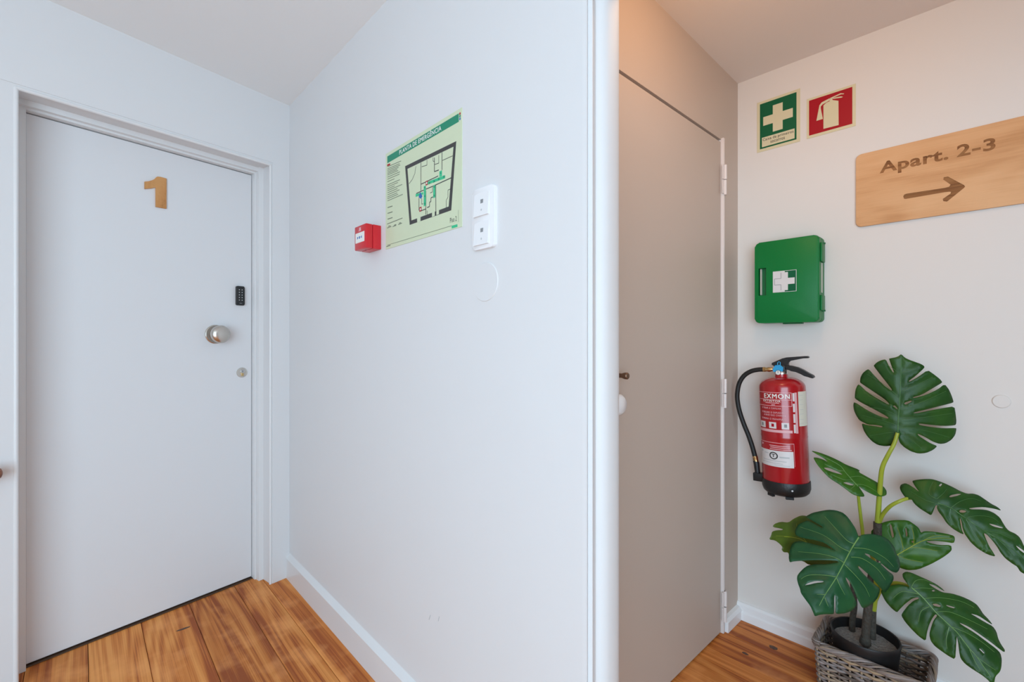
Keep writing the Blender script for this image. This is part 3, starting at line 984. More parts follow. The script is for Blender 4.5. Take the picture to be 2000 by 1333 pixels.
n_top = (D.at(1650 + 1335 / 5.714, 220 + 350 / 5.714, 0.010)[1] + D.at(1650 + 1600 / 5.714, 220 + 288 / 5.714, 0.010)[1]) / 2
arrow_px = ws([(652, 935), (665, 915), (690, 906), (1120, 840), (1165, 828), (1180, 805), (1098, 748), (1105, 722), (1150, 715), (1330, 810), (1342, 826), (1330, 842), (1140, 995), (1100, 990), (1093, 965), (1180, 905), (1185, 885), (1165, 884), (1110, 890), (680, 965), (660, 962)])
arrow = [(x - wcx, z - wcz) for x, z in arrow_px]
def letters(front, depth):
    return [text_mesh('Apart.', apx[0][0] - wcx, apx[1][0] - wcx, pdesc - wcz, ztop - wcz, front, depth, 0.030, 5),
            text_mesh('2-3', npx[0][0] - wcx, npx[1][0] - wcx, n_base - wcz, n_top - wcz, front, depth, 0.030, 5)]
acut = bmesh.new(); add_prism(acut, arrow, -0.014, -0.0075)
try:
    n0 = len(bo.data.vertices)
    cut(bo, letters(-0.014, 0.0065) + [bm_to_mesh(acut)])
    ok = len(bo.data.vertices) > n0
except Exception as ex:
    ok = False
dep = -0.0078 if ok else -0.0101
for lm in letters(dep, 0.001):
    obj('lettering', lm, M['burnt'], wb)
obj('arrow', prism(arrow, dep, dep + 0.001), M['burnt'], wb)

# ------------------------------------------------------------------ first aid box
OB = 0.080
p0 = D.at(1474, 476, OB); p1 = D.at(1600, 457.5, OB); p2 = D.at(1474, 631.5, OB); p3 = D.at(1600, 629, OB)
bx0, bx1 = p0[0], p1[0]
bzt = (p0[1] + p1[1]) / 2; bzb = (p2[1] + p3[1]) / 2
bcx, bcz = (bx0 + bx1) / 2, (bzt + bzb) / 2
fa = on_wall('first_aid_box', 'green plastic first aid box with a white cross sticker on the wall', 'first aid box', D, bcx, bcz)
bw, bh = (bx1 - bx0) / 2, (bzt - bzb) / 2
obj('back_tray', prism(rrect(-bw, bw, -bh, bh, 0.014), -0.040, -0.002, 0.002), M['boxgreen'], fa, True)
lid = obj('lid', prism(rrect(-bw, bw, -bh, bh, 0.016), -OB, -0.0425, 0.006), M['boxgreen'], fa, True)
def fl_(x, y):
    u, z = D.at(1420 + x / 6.06, 440 + y / 6.06, OB)
    return (u - bcx, z - bcz)
g0 = fl_(372, 515); g1 = fl_(462, 830)
cut(lid, [bm_to_mesh(box(g0[0], g1[0], -OB - 0.02, -0.062, g1[1], g0[1]))])
lid.data.materials.clear(); lid.data.materials.append(M['boxgreen'])
lid.data.polygons.foreach_set('use_smooth', [True] * len(lid.data.polygons)); lid.data.set_sharp_from_angle(angle=math.radians(35))
hb = obj('handle_grip', box(g0[0] + 0.004, g0[0] + 0.009, -0.074, -0.0615, g1[1] + 0.002, g0[1] - 0.002, 0.001, 1), M['pale'], lid)
obj('recess_back', box(g0[0] + 0.009, g1[0] - 0.001, -0.0632, -0.0615, g1[1] + 0.001, g0[1] - 0.001), M['boxdark'], lid)
a0 = fl_(543, 548); a1 = fl_(822, 785)
sx0, sx1 = a0[0], a1[0]
sz1, sz0 = (a0[1] + fl_(822, 530)[1]) / 2, (a1[1] + fl_(543, 798)[1]) / 2
st = obj('cross_sticker', box(sx0, sx1, -OB - 0.0006, -OB + 0.001, sz0, sz1), M['label_w'], lid)
sw_, sh_ = sx1 - sx0, sz1 - sz0
mx_, mz_ = (sx0 + sx1) / 2, (sz0 + sz1) / 2
obj('green_half', box(mx_ + 0.001, sx1 - 0.0015, -OB - 0.0010, -OB, sz0 + 0.0015, sz1 - 0.0015), M['sgreen'], st)
al, aw2 = sh_ * 0.42, sh_ * 0.145
def crs(k, d_):
    w0, l0 = aw2 + d_, al + d_
    return [(mx_ - w0, mz_ - l0), (mx_ + w0, mz_ - l0), (mx_ + w0, mz_ - w0), (mx_ + l0, mz_ - w0), (mx_ + l0, mz_ + w0), (mx_ + w0, mz_ + w0), (mx_ + w0, mz_ + l0), (mx_ - w0, mz_ + l0), (mx_ - w0, mz_ + w0), (mx_ - l0, mz_ + w0), (mx_ - l0, mz_ - w0), (mx_ - w0, mz_ - w0)]
bm = bmesh.new()
k = crs(0, 0)
strip(bm, [k[0], k[11], k[10], k[9], k[8], k[7]], 0.0016, -OB - 0.0012, -OB)
obj('cross_line', bm, M['grey'], st)
obj('cross', prism(crs(0, 0), -OB - 0.0011, -OB), M['label_w'], st)
# catches on the side towards the passage, hinge pins on the other
for za, zb_ in ((475, 512), (577, 607)):
    z1_ = D.at(1608, za, 0.04)[1] - bcz; z0_ = D.at(1608, zb_, 0.04)[1] - bcz
    obj('latch', box(bw, bw + 0.006, -0.066, -0.018, z0_, z1_, 0.002, 2), M['boxgreen'], fa, True)
    obj('latch_pin', box(bw, bw + 0.009, -0.034, -0.026, (z0_ if za > 500 else z1_) - 0.003, (z0_ if za > 500 else z1_) + 0.003), M['boxdark'], fa)
z1_ = D.at(1608, 514, 0.04)[1] - bcz; z0_ = D.at(1608, 572, 0.04)[1] - bcz
obj('side_strip', box(bw - 0.002, bw + 0.0015, -0.05, -0.034, z0_, z1_), M['pale'], fa)
for za in (497, 608):
    z1_ = D.at(1474, za, 0.04)[1] - bcz
    obj('side_clip', box(-bw - 0.003, -bw, -0.06, -0.03, z1_ - 0.014, z1_ + 0.014, 0.001, 1), M['pale'], fa)
obj('foot_rail', box(-bw * 0.15, bw * 0.45, -0.055, -0.03, -bh - 0.005, -bh, 0.001, 1), M['boxdark'], fa)

# ------------------------------------------------------------------ fire extinguisher
OE = 0.098
TILT = math.radians(-2.2)
eu, ez = D.at(1531, 850, OE)
fe = on_wall('fire_extinguisher', 'red fire extinguisher with black hose hanging on the wall under the green box', 'fire extinguisher', D, eu, ez, OE)
fe.rotation_euler = (0, TILT, D.ang)
R = 0.0770
fe_c = Vector(D.loc(eu, ez, OE))


def untilt(px, py):
    c, s = math.cos(TILT), math.sin(TILT)
    x, y = px - 1531, py - 850
    # picture rotates by -TILT (anticlockwise for a negative tilt); turn it back
    return 1531 + x * c + y * s, 850 - x * s + y * c


def ex(px, py, dy=0.0):
    """local point of the plane through the bottle's axis (dy towards the wall) seen at a pixel"""
    x, y = untilt(px, py)
    u, z = D.at(x, y, OE - dy)
    return Vector((u - eu, dy, z - ez))


def ecyl(px, py, r=R):
    """(angle, z) on the bottle's side seen at a pixel; angle 0 faces out of the wall, growing to the wall's right"""
    x, y = untilt(px, py)
    ray = Vector(((x - 1000) / F, 1.0))
    c = fe_c.to_2d()
    a_, b_, c_ = ray.dot(ray), -2 * ray.dot(c), c.dot(c) - r * r
    disc = b_ * b_ - 4 * a_ * c_
    t_ = (-b_ - math.sqrt(max(disc, 0))) / (2 * a_)
    P = ray * t_ - c
    return math.atan2(P.dot(D.d), P.dot(D.n)), EYE + (HOR - y) / F * t_ - ez


zs = lambda py: ex(1531, py).z
z_sk = zs(934)          # top of the black skirt
z_bt = zs(961)          # bottom
z_sh = zs(757)          # shoulder
z_nk = zs(737)
prof = [(R - 0.001, z_sk - 0.004), (R, z_sk + 0.002), (R, z_sk + 0.16), (R + 0.0007, z_sk + 0.163), (R, z_sk + 0.167), (R, z_sh)]
for k in range(1, 9):
    a_ = math.radians(90 * k / 8)
    prof.append((0.022 + (R - 0.022) * math.cos(a_), z_sh + (z_nk - z_sh) * math.sin(a_)))
prof += [(0.0215, z_nk + 0.002), (0.0205, z_nk + 0.012), (0.0, z_nk + 0.012)]
obj('cylinder', lathe(prof, 64), M['red_paint'], fe, 50)
obj('base_skirt', lathe([(R + 0.0012, z_sk), (R + 0.0025, z_sk - 0.004), (R + 0.0025, z_bt + 0.024), (R - 0.002, z_bt + 0.010), (R - 0.010, z_bt + 0.002), (R - 0.02, z_bt), (0.0, z_bt)], 64), M['black'], fe, 50)
for a_ in (-0.62, 0.42, 2.4, -2.6):
    x_, y_ = math.sin(a_) * (R - 0.014), -math.cos(a_) * (R - 0.014)
    b_ = box(-0.013, 0.013, -0.006, 0.006, -0.007, 0.003, 0.001, 1)
    bmesh.ops.transform(b_, matrix=Matrix.Translation((x_, y_, z_bt)) @ Matrix.Rotation(a_, 4, 'Z'), verts=b_.verts[:])
    obj('foot', b_, M['black'], fe)
an, zz = ecyl(1547, 967 - 8)
b_ = lathe([(0, 0.0015), (0.003, 0.001), (0.0033, 0)], 10, Matrix.Translation((math.sin(an) * (R + 0.0024), -math.cos(an) * (R + 0.0024), zz)) @ Matrix.Rotation(an, 4, 'Z') @ OUT)
obj('skirt_rivet', b_, M['label_w'], fe)
# valve
zn = z_nk + 0.012
obj('neck_ring', lathe([(0.022, zn - 0.001), (0.0225, zn + 0.004), (0.020, zn + 0.009), (0.016, zn + 0.010), (0.0, zn + 0.010)], 28), M['steel'], fe, 40)
v0 = ex(1524, 716)
obj('valve_body', box(v0.x - 0.017, v0.x + 0.020, -0.014, 0.014, zn + 0.006, zn + 0.034, 0.004, 2), M['black'], fe, True)
bm = bmesh.new()
seal = [ex(1512, 722), ex(1517, 714), ex(1527, 713), ex(1533, 718), ex(1532, 727), ex(1514, 727)]
add_prism(bm, [(p.x, p.z) for p in seal], -0.017, -0.012)
obj('seal_tag', bm, M['blue'], fe)
loop = [ex(1522, 713), ex(1522, 709), ex(1524, 707), ex(1527, 708), ex(1527, 713)]
obj('seal_loop', tube([(p.x, -0.016, p.z) for p in loop], 0.0016, 6), M['blue'], fe)
g = ex(1524, 728)
ga = obj('gauge', lathe([(0.0, 0.006), (0.0085, 0.006), (0.010, 0.004), (0.010, 0.0)], 24, Matrix.Translation((g.x, -0.018, g.z)) @ OUT), M['steel'], fe, 40)
obj('gauge_face', lathe([(0.0, 0.0066), (0.008, 0.0063), (0.008, 0.005)], 24, Matrix.Translation((g.x, -0.018, g.z)) @ OUT), M['pwhite'], ga, 30)
b_ = box(g.x - 0.0008, g.x + 0.0008, -0.0250, -0.0244, g.z - 0.001, g.z + 0.006)
obj('gauge_needle', b_, M['ink'], ga)
# levers
def eprism(pp, y0, y1, bev=0.0):
    return prism([(ex(*p).x, ex(*p).z) for p in pp], y0, y1, bev)
up = [(1508.5, 713), (1509, 709.5), (1530, 700.5), (1538, 698.5), (1572, 696), (1579, 695.8), (1582, 698), (1580, 700), (1570, 700.5), (1545, 704.5), (1541, 709), (1541, 718), (1533, 722), (1531, 713), (1514, 716)]
obj('top_lever', eprism(up, -0.009, 0.009, 0.002), M['black'], fe)
lo = [(1533, 714), (1546, 714.5), (1560, 718), (1570, 722.5), (1582, 729.5), (1590, 733.5), (1592, 737), (1589, 739.5), (1583, 738), (1574, 733.5), (1566, 731), (1556, 727), (1548, 724), (1536, 722)]
obj('carry_handle', eprism(lo, -0.011, 0.011, 0.003), M['black'], fe)
# hose with its fittings
def spline(P, n=10):
    out = []
    P = [Vector(p) for p in P]
    for i in range(len(P) - 1):
        a_, b_, c_, d_ = P[max(i - 1, 0)], P[i], P[i + 1], P[min(i + 2, len(P) - 1)]
        for k in range(n):
            t = k / n
            out.append(0.5 * ((2 * b_) + (c_ - a_) * t + (2 * a_ - 5 * b_ + 4 * c_ - d_) * t * t + (3 * b_ - a_ - 3 * c_ + d_) * t ** 3))
    out.append(P[-1])
    return out


hp = [ex(*p) for p in [(1492, 722.5), (1480, 723), (1466, 726.5), (1453, 735), (1444, 749), (1440, 767), (1440, 783), (1444, 804), (1452, 828), (1461, 850), (1468, 870), (1473, 888), (1475, 898)]]
obj('hose', tube(spline(hp, 6), 0.0088, 12), M['rubber'], fe, 60)
for pts_, r_ in (([(1491, 722.5), (1495, 722.5), (1495.5, 722.5), (1500, 722.5), (1500.5, 722.5), (1504, 722.5), (1510, 722)], [0.0095, 0.0095, 0.0078, 0.0078, 0.009, 0.009, 0.006]),
                 ([(1474, 891), (1475, 895), (1475.2, 896), (1476, 901), (1476.2, 902)], [0.0098, 0.0098, 0.009, 0.0098, 0.0098])):
    obj('hose_fitting', tube([ex(*p) for p in pts_], r_, 12), M['brass'], fe, 30)
obj('nozzle', tube([ex(*p) for p in [(1475, 899), (1477, 905), (1479, 922), (1480, 934)]], [0.0095, 0.0105, 0.0095, 0.009], 14), M['black'], fe, 40)
e0, e1 = ex(1472, 922), ex(1490, 940)
obj('nozzle_clip', box(e0.x, -R + 0.012, -0.014, 0.014, e1.z, e0.z, 0.002, 2), M['black'], fe, True)
obj('wall_hook', box(-0.02, 0.02, 0.05, OE, z_sh - 0.05, z_sh + 0.0, 0.003, 1), M['black'], fe)


def curved(a0, a1, z0, z1, r, n=None, bm=None):
    bm = bm or bmesh.new()
    n = n or max(2, int(abs(a1 - a0) / 0.07))
    rows_ = []
    for k in range(n + 1):
        t = a0 + (a1 - a0) * k / n
        rows_.append([bm.verts.new((math.sin(t) * q_, -math.cos(t) * q_, z)) for q_, z in ((r, z0), (r, z1), (R - 0.001, z1), (R - 0.001, z0))])
    for p, q_ in zip(rows_[:-1], rows_[1:]):
        for k in range(4):
            j = (k + 1) % 4
            bm.faces.new((p[k], q_[k], q_[j], p[j]))
    bm.faces.new(rows_[0]); bm.faces.new(rows_[-1][::-1])
    return bm


def ec(x, y):          # from the close-up of the bottle
    return ecyl(1420 + x / 4.3, 680 + y / 4.3)


def ctext(txt, a0, a1, z0, z1, r, bold=0.0):
    me = text_mesh(txt, a0, a1, z0, z1, 0, 0.0004 / R, bold, 4, 1.16)
    bm = bmesh.new()
    bm.from_mesh(me)
    k = a0 + 0.02
    while k < a1:        # slices narrow enough to follow the bottle's curve
        bmesh.ops.bisect_plane(bm, geom=bm.verts[:] + bm.edges[:] + bm.faces[:], plane_co=(k, 0, 0), plane_no=(1, 0, 0))
        k += 0.035
    bm.to_mesh(me)
    bm.free()
    for v in me.vertices:
        a_, y_, z = v.co
        rr_ = r + 0.0007 - y_ * R
        v.co = (math.sin(a_) * rr_, -math.cos(a_) * rr_, z)
    return me


def pan(x0, y0, x1, y1):
    a0, zt_ = ec(x0, y0)
    a1, zb_ = ec(x1, y1)
    return a0, a1, zb_, zt_


# instruction panel
al0, _ = ec(268, 500); al1, _ = ec(548, 500)
def erow(y):
    return ec(420, y)[1]
RL = R + 0.0006
ip = obj('instruction_label', curved(al0, al1, erow(716), erow(378), R + 0.0003), M['red_paint'], fe, 20)
bm = bmesh.new()
zt_, zm1, zm2 = erow(380), erow(440), erow(492)
for z in (zt_, zm1, zm2):
    curved(al0, al1, z - 0.0009, z + 0.0009, RL, bm=bm)
for t_ in (al0, al1):
    curved(t_ - 0.012, t_ + 0.012, zm2, zt_, RL, 1, bm=bm)
curved(al0, al0 + 0.05, erow(690), zm2 - 0.004, RL, 1, bm=bm)
obj('label_border', bm, M['pink'], ip, 20)
t0_, t1_ = ec(316, 410)[0], ec(530, 410)[0]
obj('label_title', ctext('EXMON', t0_, t1_, erow(430), erow(390), RL, 0.022), M['pwhite'], ip)
obj('label_title', ctext('EXTINTOR', ec(310, 450)[0], ec(452, 450)[0], erow(460), erow(443), RL, 0.01), M['pwhite'], ip)
bm = bmesh.new()
for xa, xb, y in ((325, 440, 468), (375, 405, 483)):
    curved(ec(xa, y)[0], ec(xb, y)[0], erow(y + 3), erow(y - 3), RL, bm=bm)
obj('small_print', bm, M['pink'], ip)
for txt, xa, xb, y in (('V TIRAR A CAVILHA', 300, 455, 520), ('V SEGURE O DIFUSOR', 300, 475, 556), ('A BASE DAS CHAMAS', 315, 495, 578), ('V PRIMA O MANIPULO', 300, 497, 610)):
    obj('instruction_line', ctext(txt, ec(xa, y)[0], ec(xb, y)[0], erow(y), erow(y - 15), RL, 0.012), M['pink'], ip)
for xa, xb in ((287, 325), (355, 415), (460, 522)):
    pc = obj('pictogram', curved(ec(xa, 650)[0], ec(xb, 650)[0], erow(682), erow(630), RL), M['label_w'], ip, 20)
    ac_ = (ec(xa, 650)[0] + ec(xb, 650)[0]) / 2
    bm = curved(ac_ - 0.05, ac_ + 0.07, erow(668), erow(642), RL + 0.0003, 3)
    obj('pictogram_symbol', bm, M['grey'] if xa != 355 else M['sred'], pc)
obj('foot_strip', curved(al0 + 0.03, ec(552, 700)[0], erow(714), erow(692), RL), M['pink'], ip, 20)
# column of check boxes, inspection tag
for ya, yb in ((382, 450), (470, 540), (556, 628), (642, 712)):
    obj('check_box', curved(ec(556, 500)[0], ec(572, 500)[0], erow(yb), erow(ya), RL, 3), M['label_w'], ip, 20)
obj('check_column', curved(ec(574, 500)[0], ec(592, 500)[0], erow(716), erow(378), R + 0.0004, 3), M['pink'], ip, 20)
tg = obj('inspection_tag', curved(ec(603, 500)[0], ec(660, 500)[0] + 0.12, erow(658), erow(372), R + 0.0012), M['label_c'], fe, 20)
bm = bmesh.new()
for y in (402, 440, 478, 520, 556, 600, 634):
    curved(ec(608, 500)[0], ec(640, 500)[0], erow(y + 2), erow(y), R + 0.0015, 3, bm=bm)
obj('tag_line', bm, M['lightgrey'], tg)
# lower labels
lt = obj('lower_label', curved(ec(290, 830)[0], ec(565, 830)[0], erow(862), erow(802), R + 0.0003), M['red_paint'], fe, 20)
bm = bmesh.new()
b0_, b1_ = ec(290, 830)[0], ec(565, 830)[0]
curved(b0_, b1_, erow(804), erow(800), RL, bm=bm)
curved(b1_ - 0.012, b1_, erow(990), erow(800), RL, 1, bm=bm)
for xa, xb, y in ((357, 530, 826), (365, 530, 840), (360, 545, 855)):
    curved(ec(xa, y)[0], ec(xb, y)[0], erow(y + 3), erow(y - 3), RL, bm=bm)
for dx in (0, 0.06, 0.12):
    curved(ec(297, 820)[0] + dx, ec(297, 820)[0] + dx + 0.025, erow(834 - dx * 60), erow(812 + dx * 40), RL, 1, bm=bm)
obj('label_border', bm, M['pink'], lt, 20)
wl = obj('service_label', curved(ec(288, 930)[0], ec(560, 930)[0], erow(1000), erow(866), R + 0.0008), M['label_w'], fe, 20)
# black ring emblem with a small bar inside
ca, cz = ec(391, 906)
bm = bmesh.new()
ro, ri = 0.0150 , 0.0108
n = 32
vs = []
for k in range(n):
    t = 2 * math.pi * k / n
    row = []
    for q_, rr_ in ((ro, R + 0.0012), (ri, R + 0.0012), (ri, R + 0.0005), (ro, R + 0.0005)):
        aa = ca + q_ * math.cos(t) / R * 1.02
        row.append(bm.verts.new((math.sin(aa) * rr_, -math.cos(aa) * rr_, cz + q_ * math.sin(t) * 0.9)))
    vs.append(row)
for k in range(n):
    p, q_ = vs[k], vs[(k + 1) % n]
    for i in range(4):
        j = (i + 1) % 4
        bm.faces.new((p[i], q_[i], q_[j], p[j]))
obj('ring_emblem', bm, M['ink'], wl)
obj('emblem_letter', ctext('T', ca - 0.075, ca + 0.075, cz - 0.005, cz + 0.006, R + 0.0011, 0.03), M['ink'], wl)
bm = bmesh.new()
for xa, xb, y, h_ in ((298, 310, 885, 10), (440, 525, 918, 6), (320, 350, 895, 3), (310, 500, 952, 3), (305, 470, 972, 2), (400, 530, 985, 2)):
    curved(ec(xa, y)[0], ec(xb, y)[0], erow(y + h_), erow(y - h_), R + 0.0011, bm=bm)
obj('small_print', bm, M['lightgrey'], wl)

# ------------------------------------------------------------------ wicker basket
def dq(u, q, z):
    """point at u along wall D, q in front of it"""
    return D.loc(u, z, q)


BX0, BX1, BQ0, BQ1, BH = 0.324, 0.620, 0.045, 0.250, 0.168
bk = thing('wicker_basket', 'low rectangular basket of grey wicker standing on the boards under the monstera', 'basket', dq((BX0 + BX1) / 2, (BQ0 + BQ1) / 2, 0), D.ang)
hx, hy = (BX1 - BX0) / 2, (BQ1 - BQ0) / 2


def loop_pt(s, hx_, hy_, r=0.018):
    """point and outward normal on a rounded rectangle, s in 0..1"""
    seg = [2 * (hx_ - r), math.pi / 2 * r, 2 * (hy_ - r), math.pi / 2 * r] * 2
    seg = [2 * (hx_ - r), math.pi / 2 * r, 2 * (hy_ - r), math.pi / 2 * r, 2 * (hx_ - r), math.pi / 2 * r, 2 * (hy_ - r), math.pi / 2 * r]
    d_ = (s % 1.0) * sum(seg)
    x, y, an_ = -(hx_ - r), -hy_, -math.pi / 2
    cs_ = [(hx_ - r, -(hy_ - r)), (hx_ - r, hy_ - r), (-(hx_ - r), hy_ - r), (-(hx_ - r), -(hy_ - r))]
    for i in range(4):
        L0, L1 = seg[2 * i], seg[2 * i + 1]
        nx, ny = math.cos(an_), math.sin(an_)
        if d_ <= L0:
            px_, py_ = x - ny * d_, y + nx * d_
            return Vector((px_, py_, 0)), Vector((nx, ny, 0))
        d_ -= L0
        if d_ <= L1:
            t = an_ + d_ / r
            return Vector((cs_[i][0] + r * math.cos(t), cs_[i][1] + r * math.sin(t), 0)), Vector((math.cos(t), math.sin(t), 0))
        d_ -= L1
        an_ += math.pi / 2
        x, y = cs_[i][0] + r * math.cos(an_), cs_[i][1] + r * math.sin(an_)
    return Vector((x, y, 0)), Vector((math.cos(an_), math.sin(an_), 0))


def strand_object(name, strands, parent, n=6):
    bm = bmesh.new()
    tl = bm.verts.layers.float.new('tint')
    for pts_, r_, tint in strands:
        k0 = len(bm.verts)
        add_tube(bm, pts_, r_, n)
        bm.verts.ensure_lookup_table()
        for v in bm.verts[k0:]:
            v[tl] = tint
    o = obj(name, bm, M['wicker'], parent, 80)
    return o


NS = 30
strands = []
row_h = 0.0083
nrow = int((BH - 0.016) / row_h)
for r_ in range(nrow):
    z = 0.008 + r_ * row_h
    flare = 1.0 - 0.07 * (1 - z / BH)
    # each row is made of a few rods that overlap round the basket
    npart = random.choice((2, 3))
    st_ = random.random()
    for p_ in range(npart):
        a0, a1 = st_ + p_ / npart, st_ + (p_ + 1.08) / npart
        m_ = int((a1 - a0) * NS * 4)
        pts_ = []
        wob = random.uniform(-0.0012, 0.0012)
        for k in range(m_ + 1):
            s_ = a0 + (a1 - a0) * k / m_
            p, nn = loop_pt(s_, hx * flare - 0.006, hy * flare - 0.006)
            ph = math.sin(math.pi * NS * s_ + (math.pi if r_ % 2 else 0))
            pts_.append(p + nn * (0.0052 * ph) + Vector((0, 0, z + wob + 0.0011 * math.sin(9 * s_ + r_))))
        strands.append((pts_, random.uniform(0.0036, 0.0047), random.random()))
o = strand_object('weave', strands, bk)
o['kind'] = 'stuff'
strands = []
for k in range(NS):
    p, nn = loop_pt((k + 0.5) / NS + 0.0001, hx * 0.93 - 0.006, hy * 0.93 - 0.006)
    p2, _ = loop_pt((k + 0.5) / NS + 0.0001, hx - 0.006, hy - 0.006)
    strands.append(([p + Vector((0, 0, 0.0)), p2 + Vector((0, 0, BH - 0.012))], 0.0036, random.uniform(0.1, 0.7)))
o = strand_object('stakes', strands, bk)
o['kind'] = 'stuff'
# twisted rim of several rods
strands = []
for k in range(9):
    pts_ = []
    m_ = 220
    ph0 = 2 * math.pi * k / 9
    for i in range(m_ + 1):
        s_ = i / m_
        p, nn = loop_pt(s_, hx - 0.005, hy - 0.005)
        t = ph0 + 2 * math.pi * 6 * s_ + 0.5 * math.sin(40 * s_ + k)
        pts_.append(p + nn * (0.0078 * math.cos(t)) + Vector((0, 0, BH - 0.009 + 0.0085 * math.sin(t))))
    strands.append((pts_, random.uniform(0.0030, 0.0044), random.choice((0.2, 0.35, 0.45, 0.62, 0.8, 0.95))))
o = strand_object('rim', strands, bk)
o['kind'] = 'stuff'
obj('basket_bottom', prism(rrect(-hx * 0.9, hx * 0.9, -hy * 0.9, hy * 0.9, 0.02), 0, 0.004), M['bark'], bk)
bpy.data.objects['basket_bottom'].rotation_euler = (math.radians(90), 0, 0)
bpy.data.objects['basket_bottom'].location = (0, 0, 0.006)

# ------------------------------------------------------------------ monstera in its pot
PT = 1.502
pc = Vector(((1689 - 1000) / F * PT, PT, 0))
PZ = 0.205
plant = thing('potted_monstera', 'artificial monstera with split dark green leaves in a black pot', 'plant', (pc.x, pc.y, 0.011))
PR = 0.0935
pot = obj('pot', lathe([(0.0, 0.0), (0.070, 0.0), (0.074, 0.004), (PR - 0.002, PZ - 0.016 - 0.011), (PR, PZ - 0.004 - 0.011), (PR - 0.0015, PZ - 0.011), (PR - 0.005, PZ - 0.001 - 0.011), (PR - 0.0075, PZ - 0.02 - 0.011), (PR - 0.010, PZ - 0.06 - 0.011), (0.0, PZ - 0.062 - 0.011)], 56), M['pot'], plant, 50)
bm = bmesh.new()
SR = PR - 0.0085
ringp = None
zsoil = PZ - 0.030 - 0.011
cv = bm.verts.new((0, 0, zsoil + 0.004))
prev = None
for j in range(1, 9):
    ring = [bm.verts.new((SR * j / 8 * math.cos(2 * math.pi * k / 40), SR * j / 8 * math.sin(2 * math.pi * k / 40), zsoil + random.uniform(-0.0018, 0.0018) + 0.003 * (1 - j / 8))) for k in range(40)]
    for k in range(40):
        q_ = (k + 1) % 40
        if prev is None:
            bm.faces.new((cv, ring[k], ring[q_]))
        else:
            bm.faces.new((prev[k], ring[k], ring[q_], prev[q_]))
    prev = ring
obj('soil', bm, M['soil'], plant, 60)


def ray3(px, py):
    return Vector(((px - 1000) / F, 1.0, (HOR - py) / F))


ORG = Vector((pc.x, pc.y, 0.011 - EYE))       # plant origin relative to the eye


def pp(px, py, t):
    return ray3(px, py) * t - ORG


def stem(name, pts_, rad, m, n=10, sub=5):
    P = spline([pp(*p) for p in pts_], sub)
    if isinstance(rad, tuple):
        rad = [rad[0] + (rad[1] - rad[0]) * i / (len(P) - 1) for i in range(len(P))]
    return obj(name, tube(P, rad, n), m, plant, 60)


# three dark trunks
stem('trunk', [(1690, 1262, 1.475), (1691, 1235, 1.475), (1694, 1200, 1.475), (1704, 1120, 1.49), (1713, 1060, 1.50), (1714, 1021, 1.50)], (0.0118, 0.0118), M['bark'])
obj('trunk_foot', lathe([(0.0, 0.02), (0.0122, 0.022), (0.0150, 0.014), (0.0160, 0.0)], 16, Matrix.Translation(pp(1690, 1258, 1.475))), M['bark'], plant, 40)
stem('trunk', [(1664, 1236, 1.56), (1665, 1210, 1.56), (1669, 1180, 1.56), (1664, 1130, 1.55)], (0.0098, 0.008), M['bark'])
stem('trunk', [(1704, 1248, 1.50), (1704, 1215, 1.50), (1705, 1190, 1.50)], (0.0102, 0.0098), M['bark'])


# leaves: traced blade, each on its own plane in space, cupped along the midrib and puckered at the veins
def chaikin(p):
    out = []
    n = len(p)
    for i in range(n):
        a_, b_ = p[i], p[(i + 1) % n]
        out.append((a_[0] * 0.8 + b_[0] * 0.2, a_[1] * 0.8 + b_[1] * 0.2))
        out.append((a_[0] * 0.2 + b_[0] * 0.8, a_[1] * 0.2 + b_[1] * 0.8))
    return out


def inside(x, y, poly):
    c = False
    n = len(poly)
    j = n - 1
    for i in range(n):
        xi, yi = poly[i]
        xj, yj = poly[j]
        if (yi > y) != (yj > y) and x < (xj - xi) * (y - yi) / (yj - yi) + xi:
            c = not c
        j = i
    return c


def seg_dist(x, y, line):
    best = 1e9
    for (ax, ay), (bx, by) in zip(line[:-1], line[1:]):
        dx, dy = bx - ax, by - ay
        l2 = dx * dx + dy * dy or 1e-9
        t = max(0, min(1, ((x - ax) * dx + (y - ay) * dy) / l2))
        best = min(best, math.hypot(x - ax - t * dx, y - ay - t * dy))
    return best


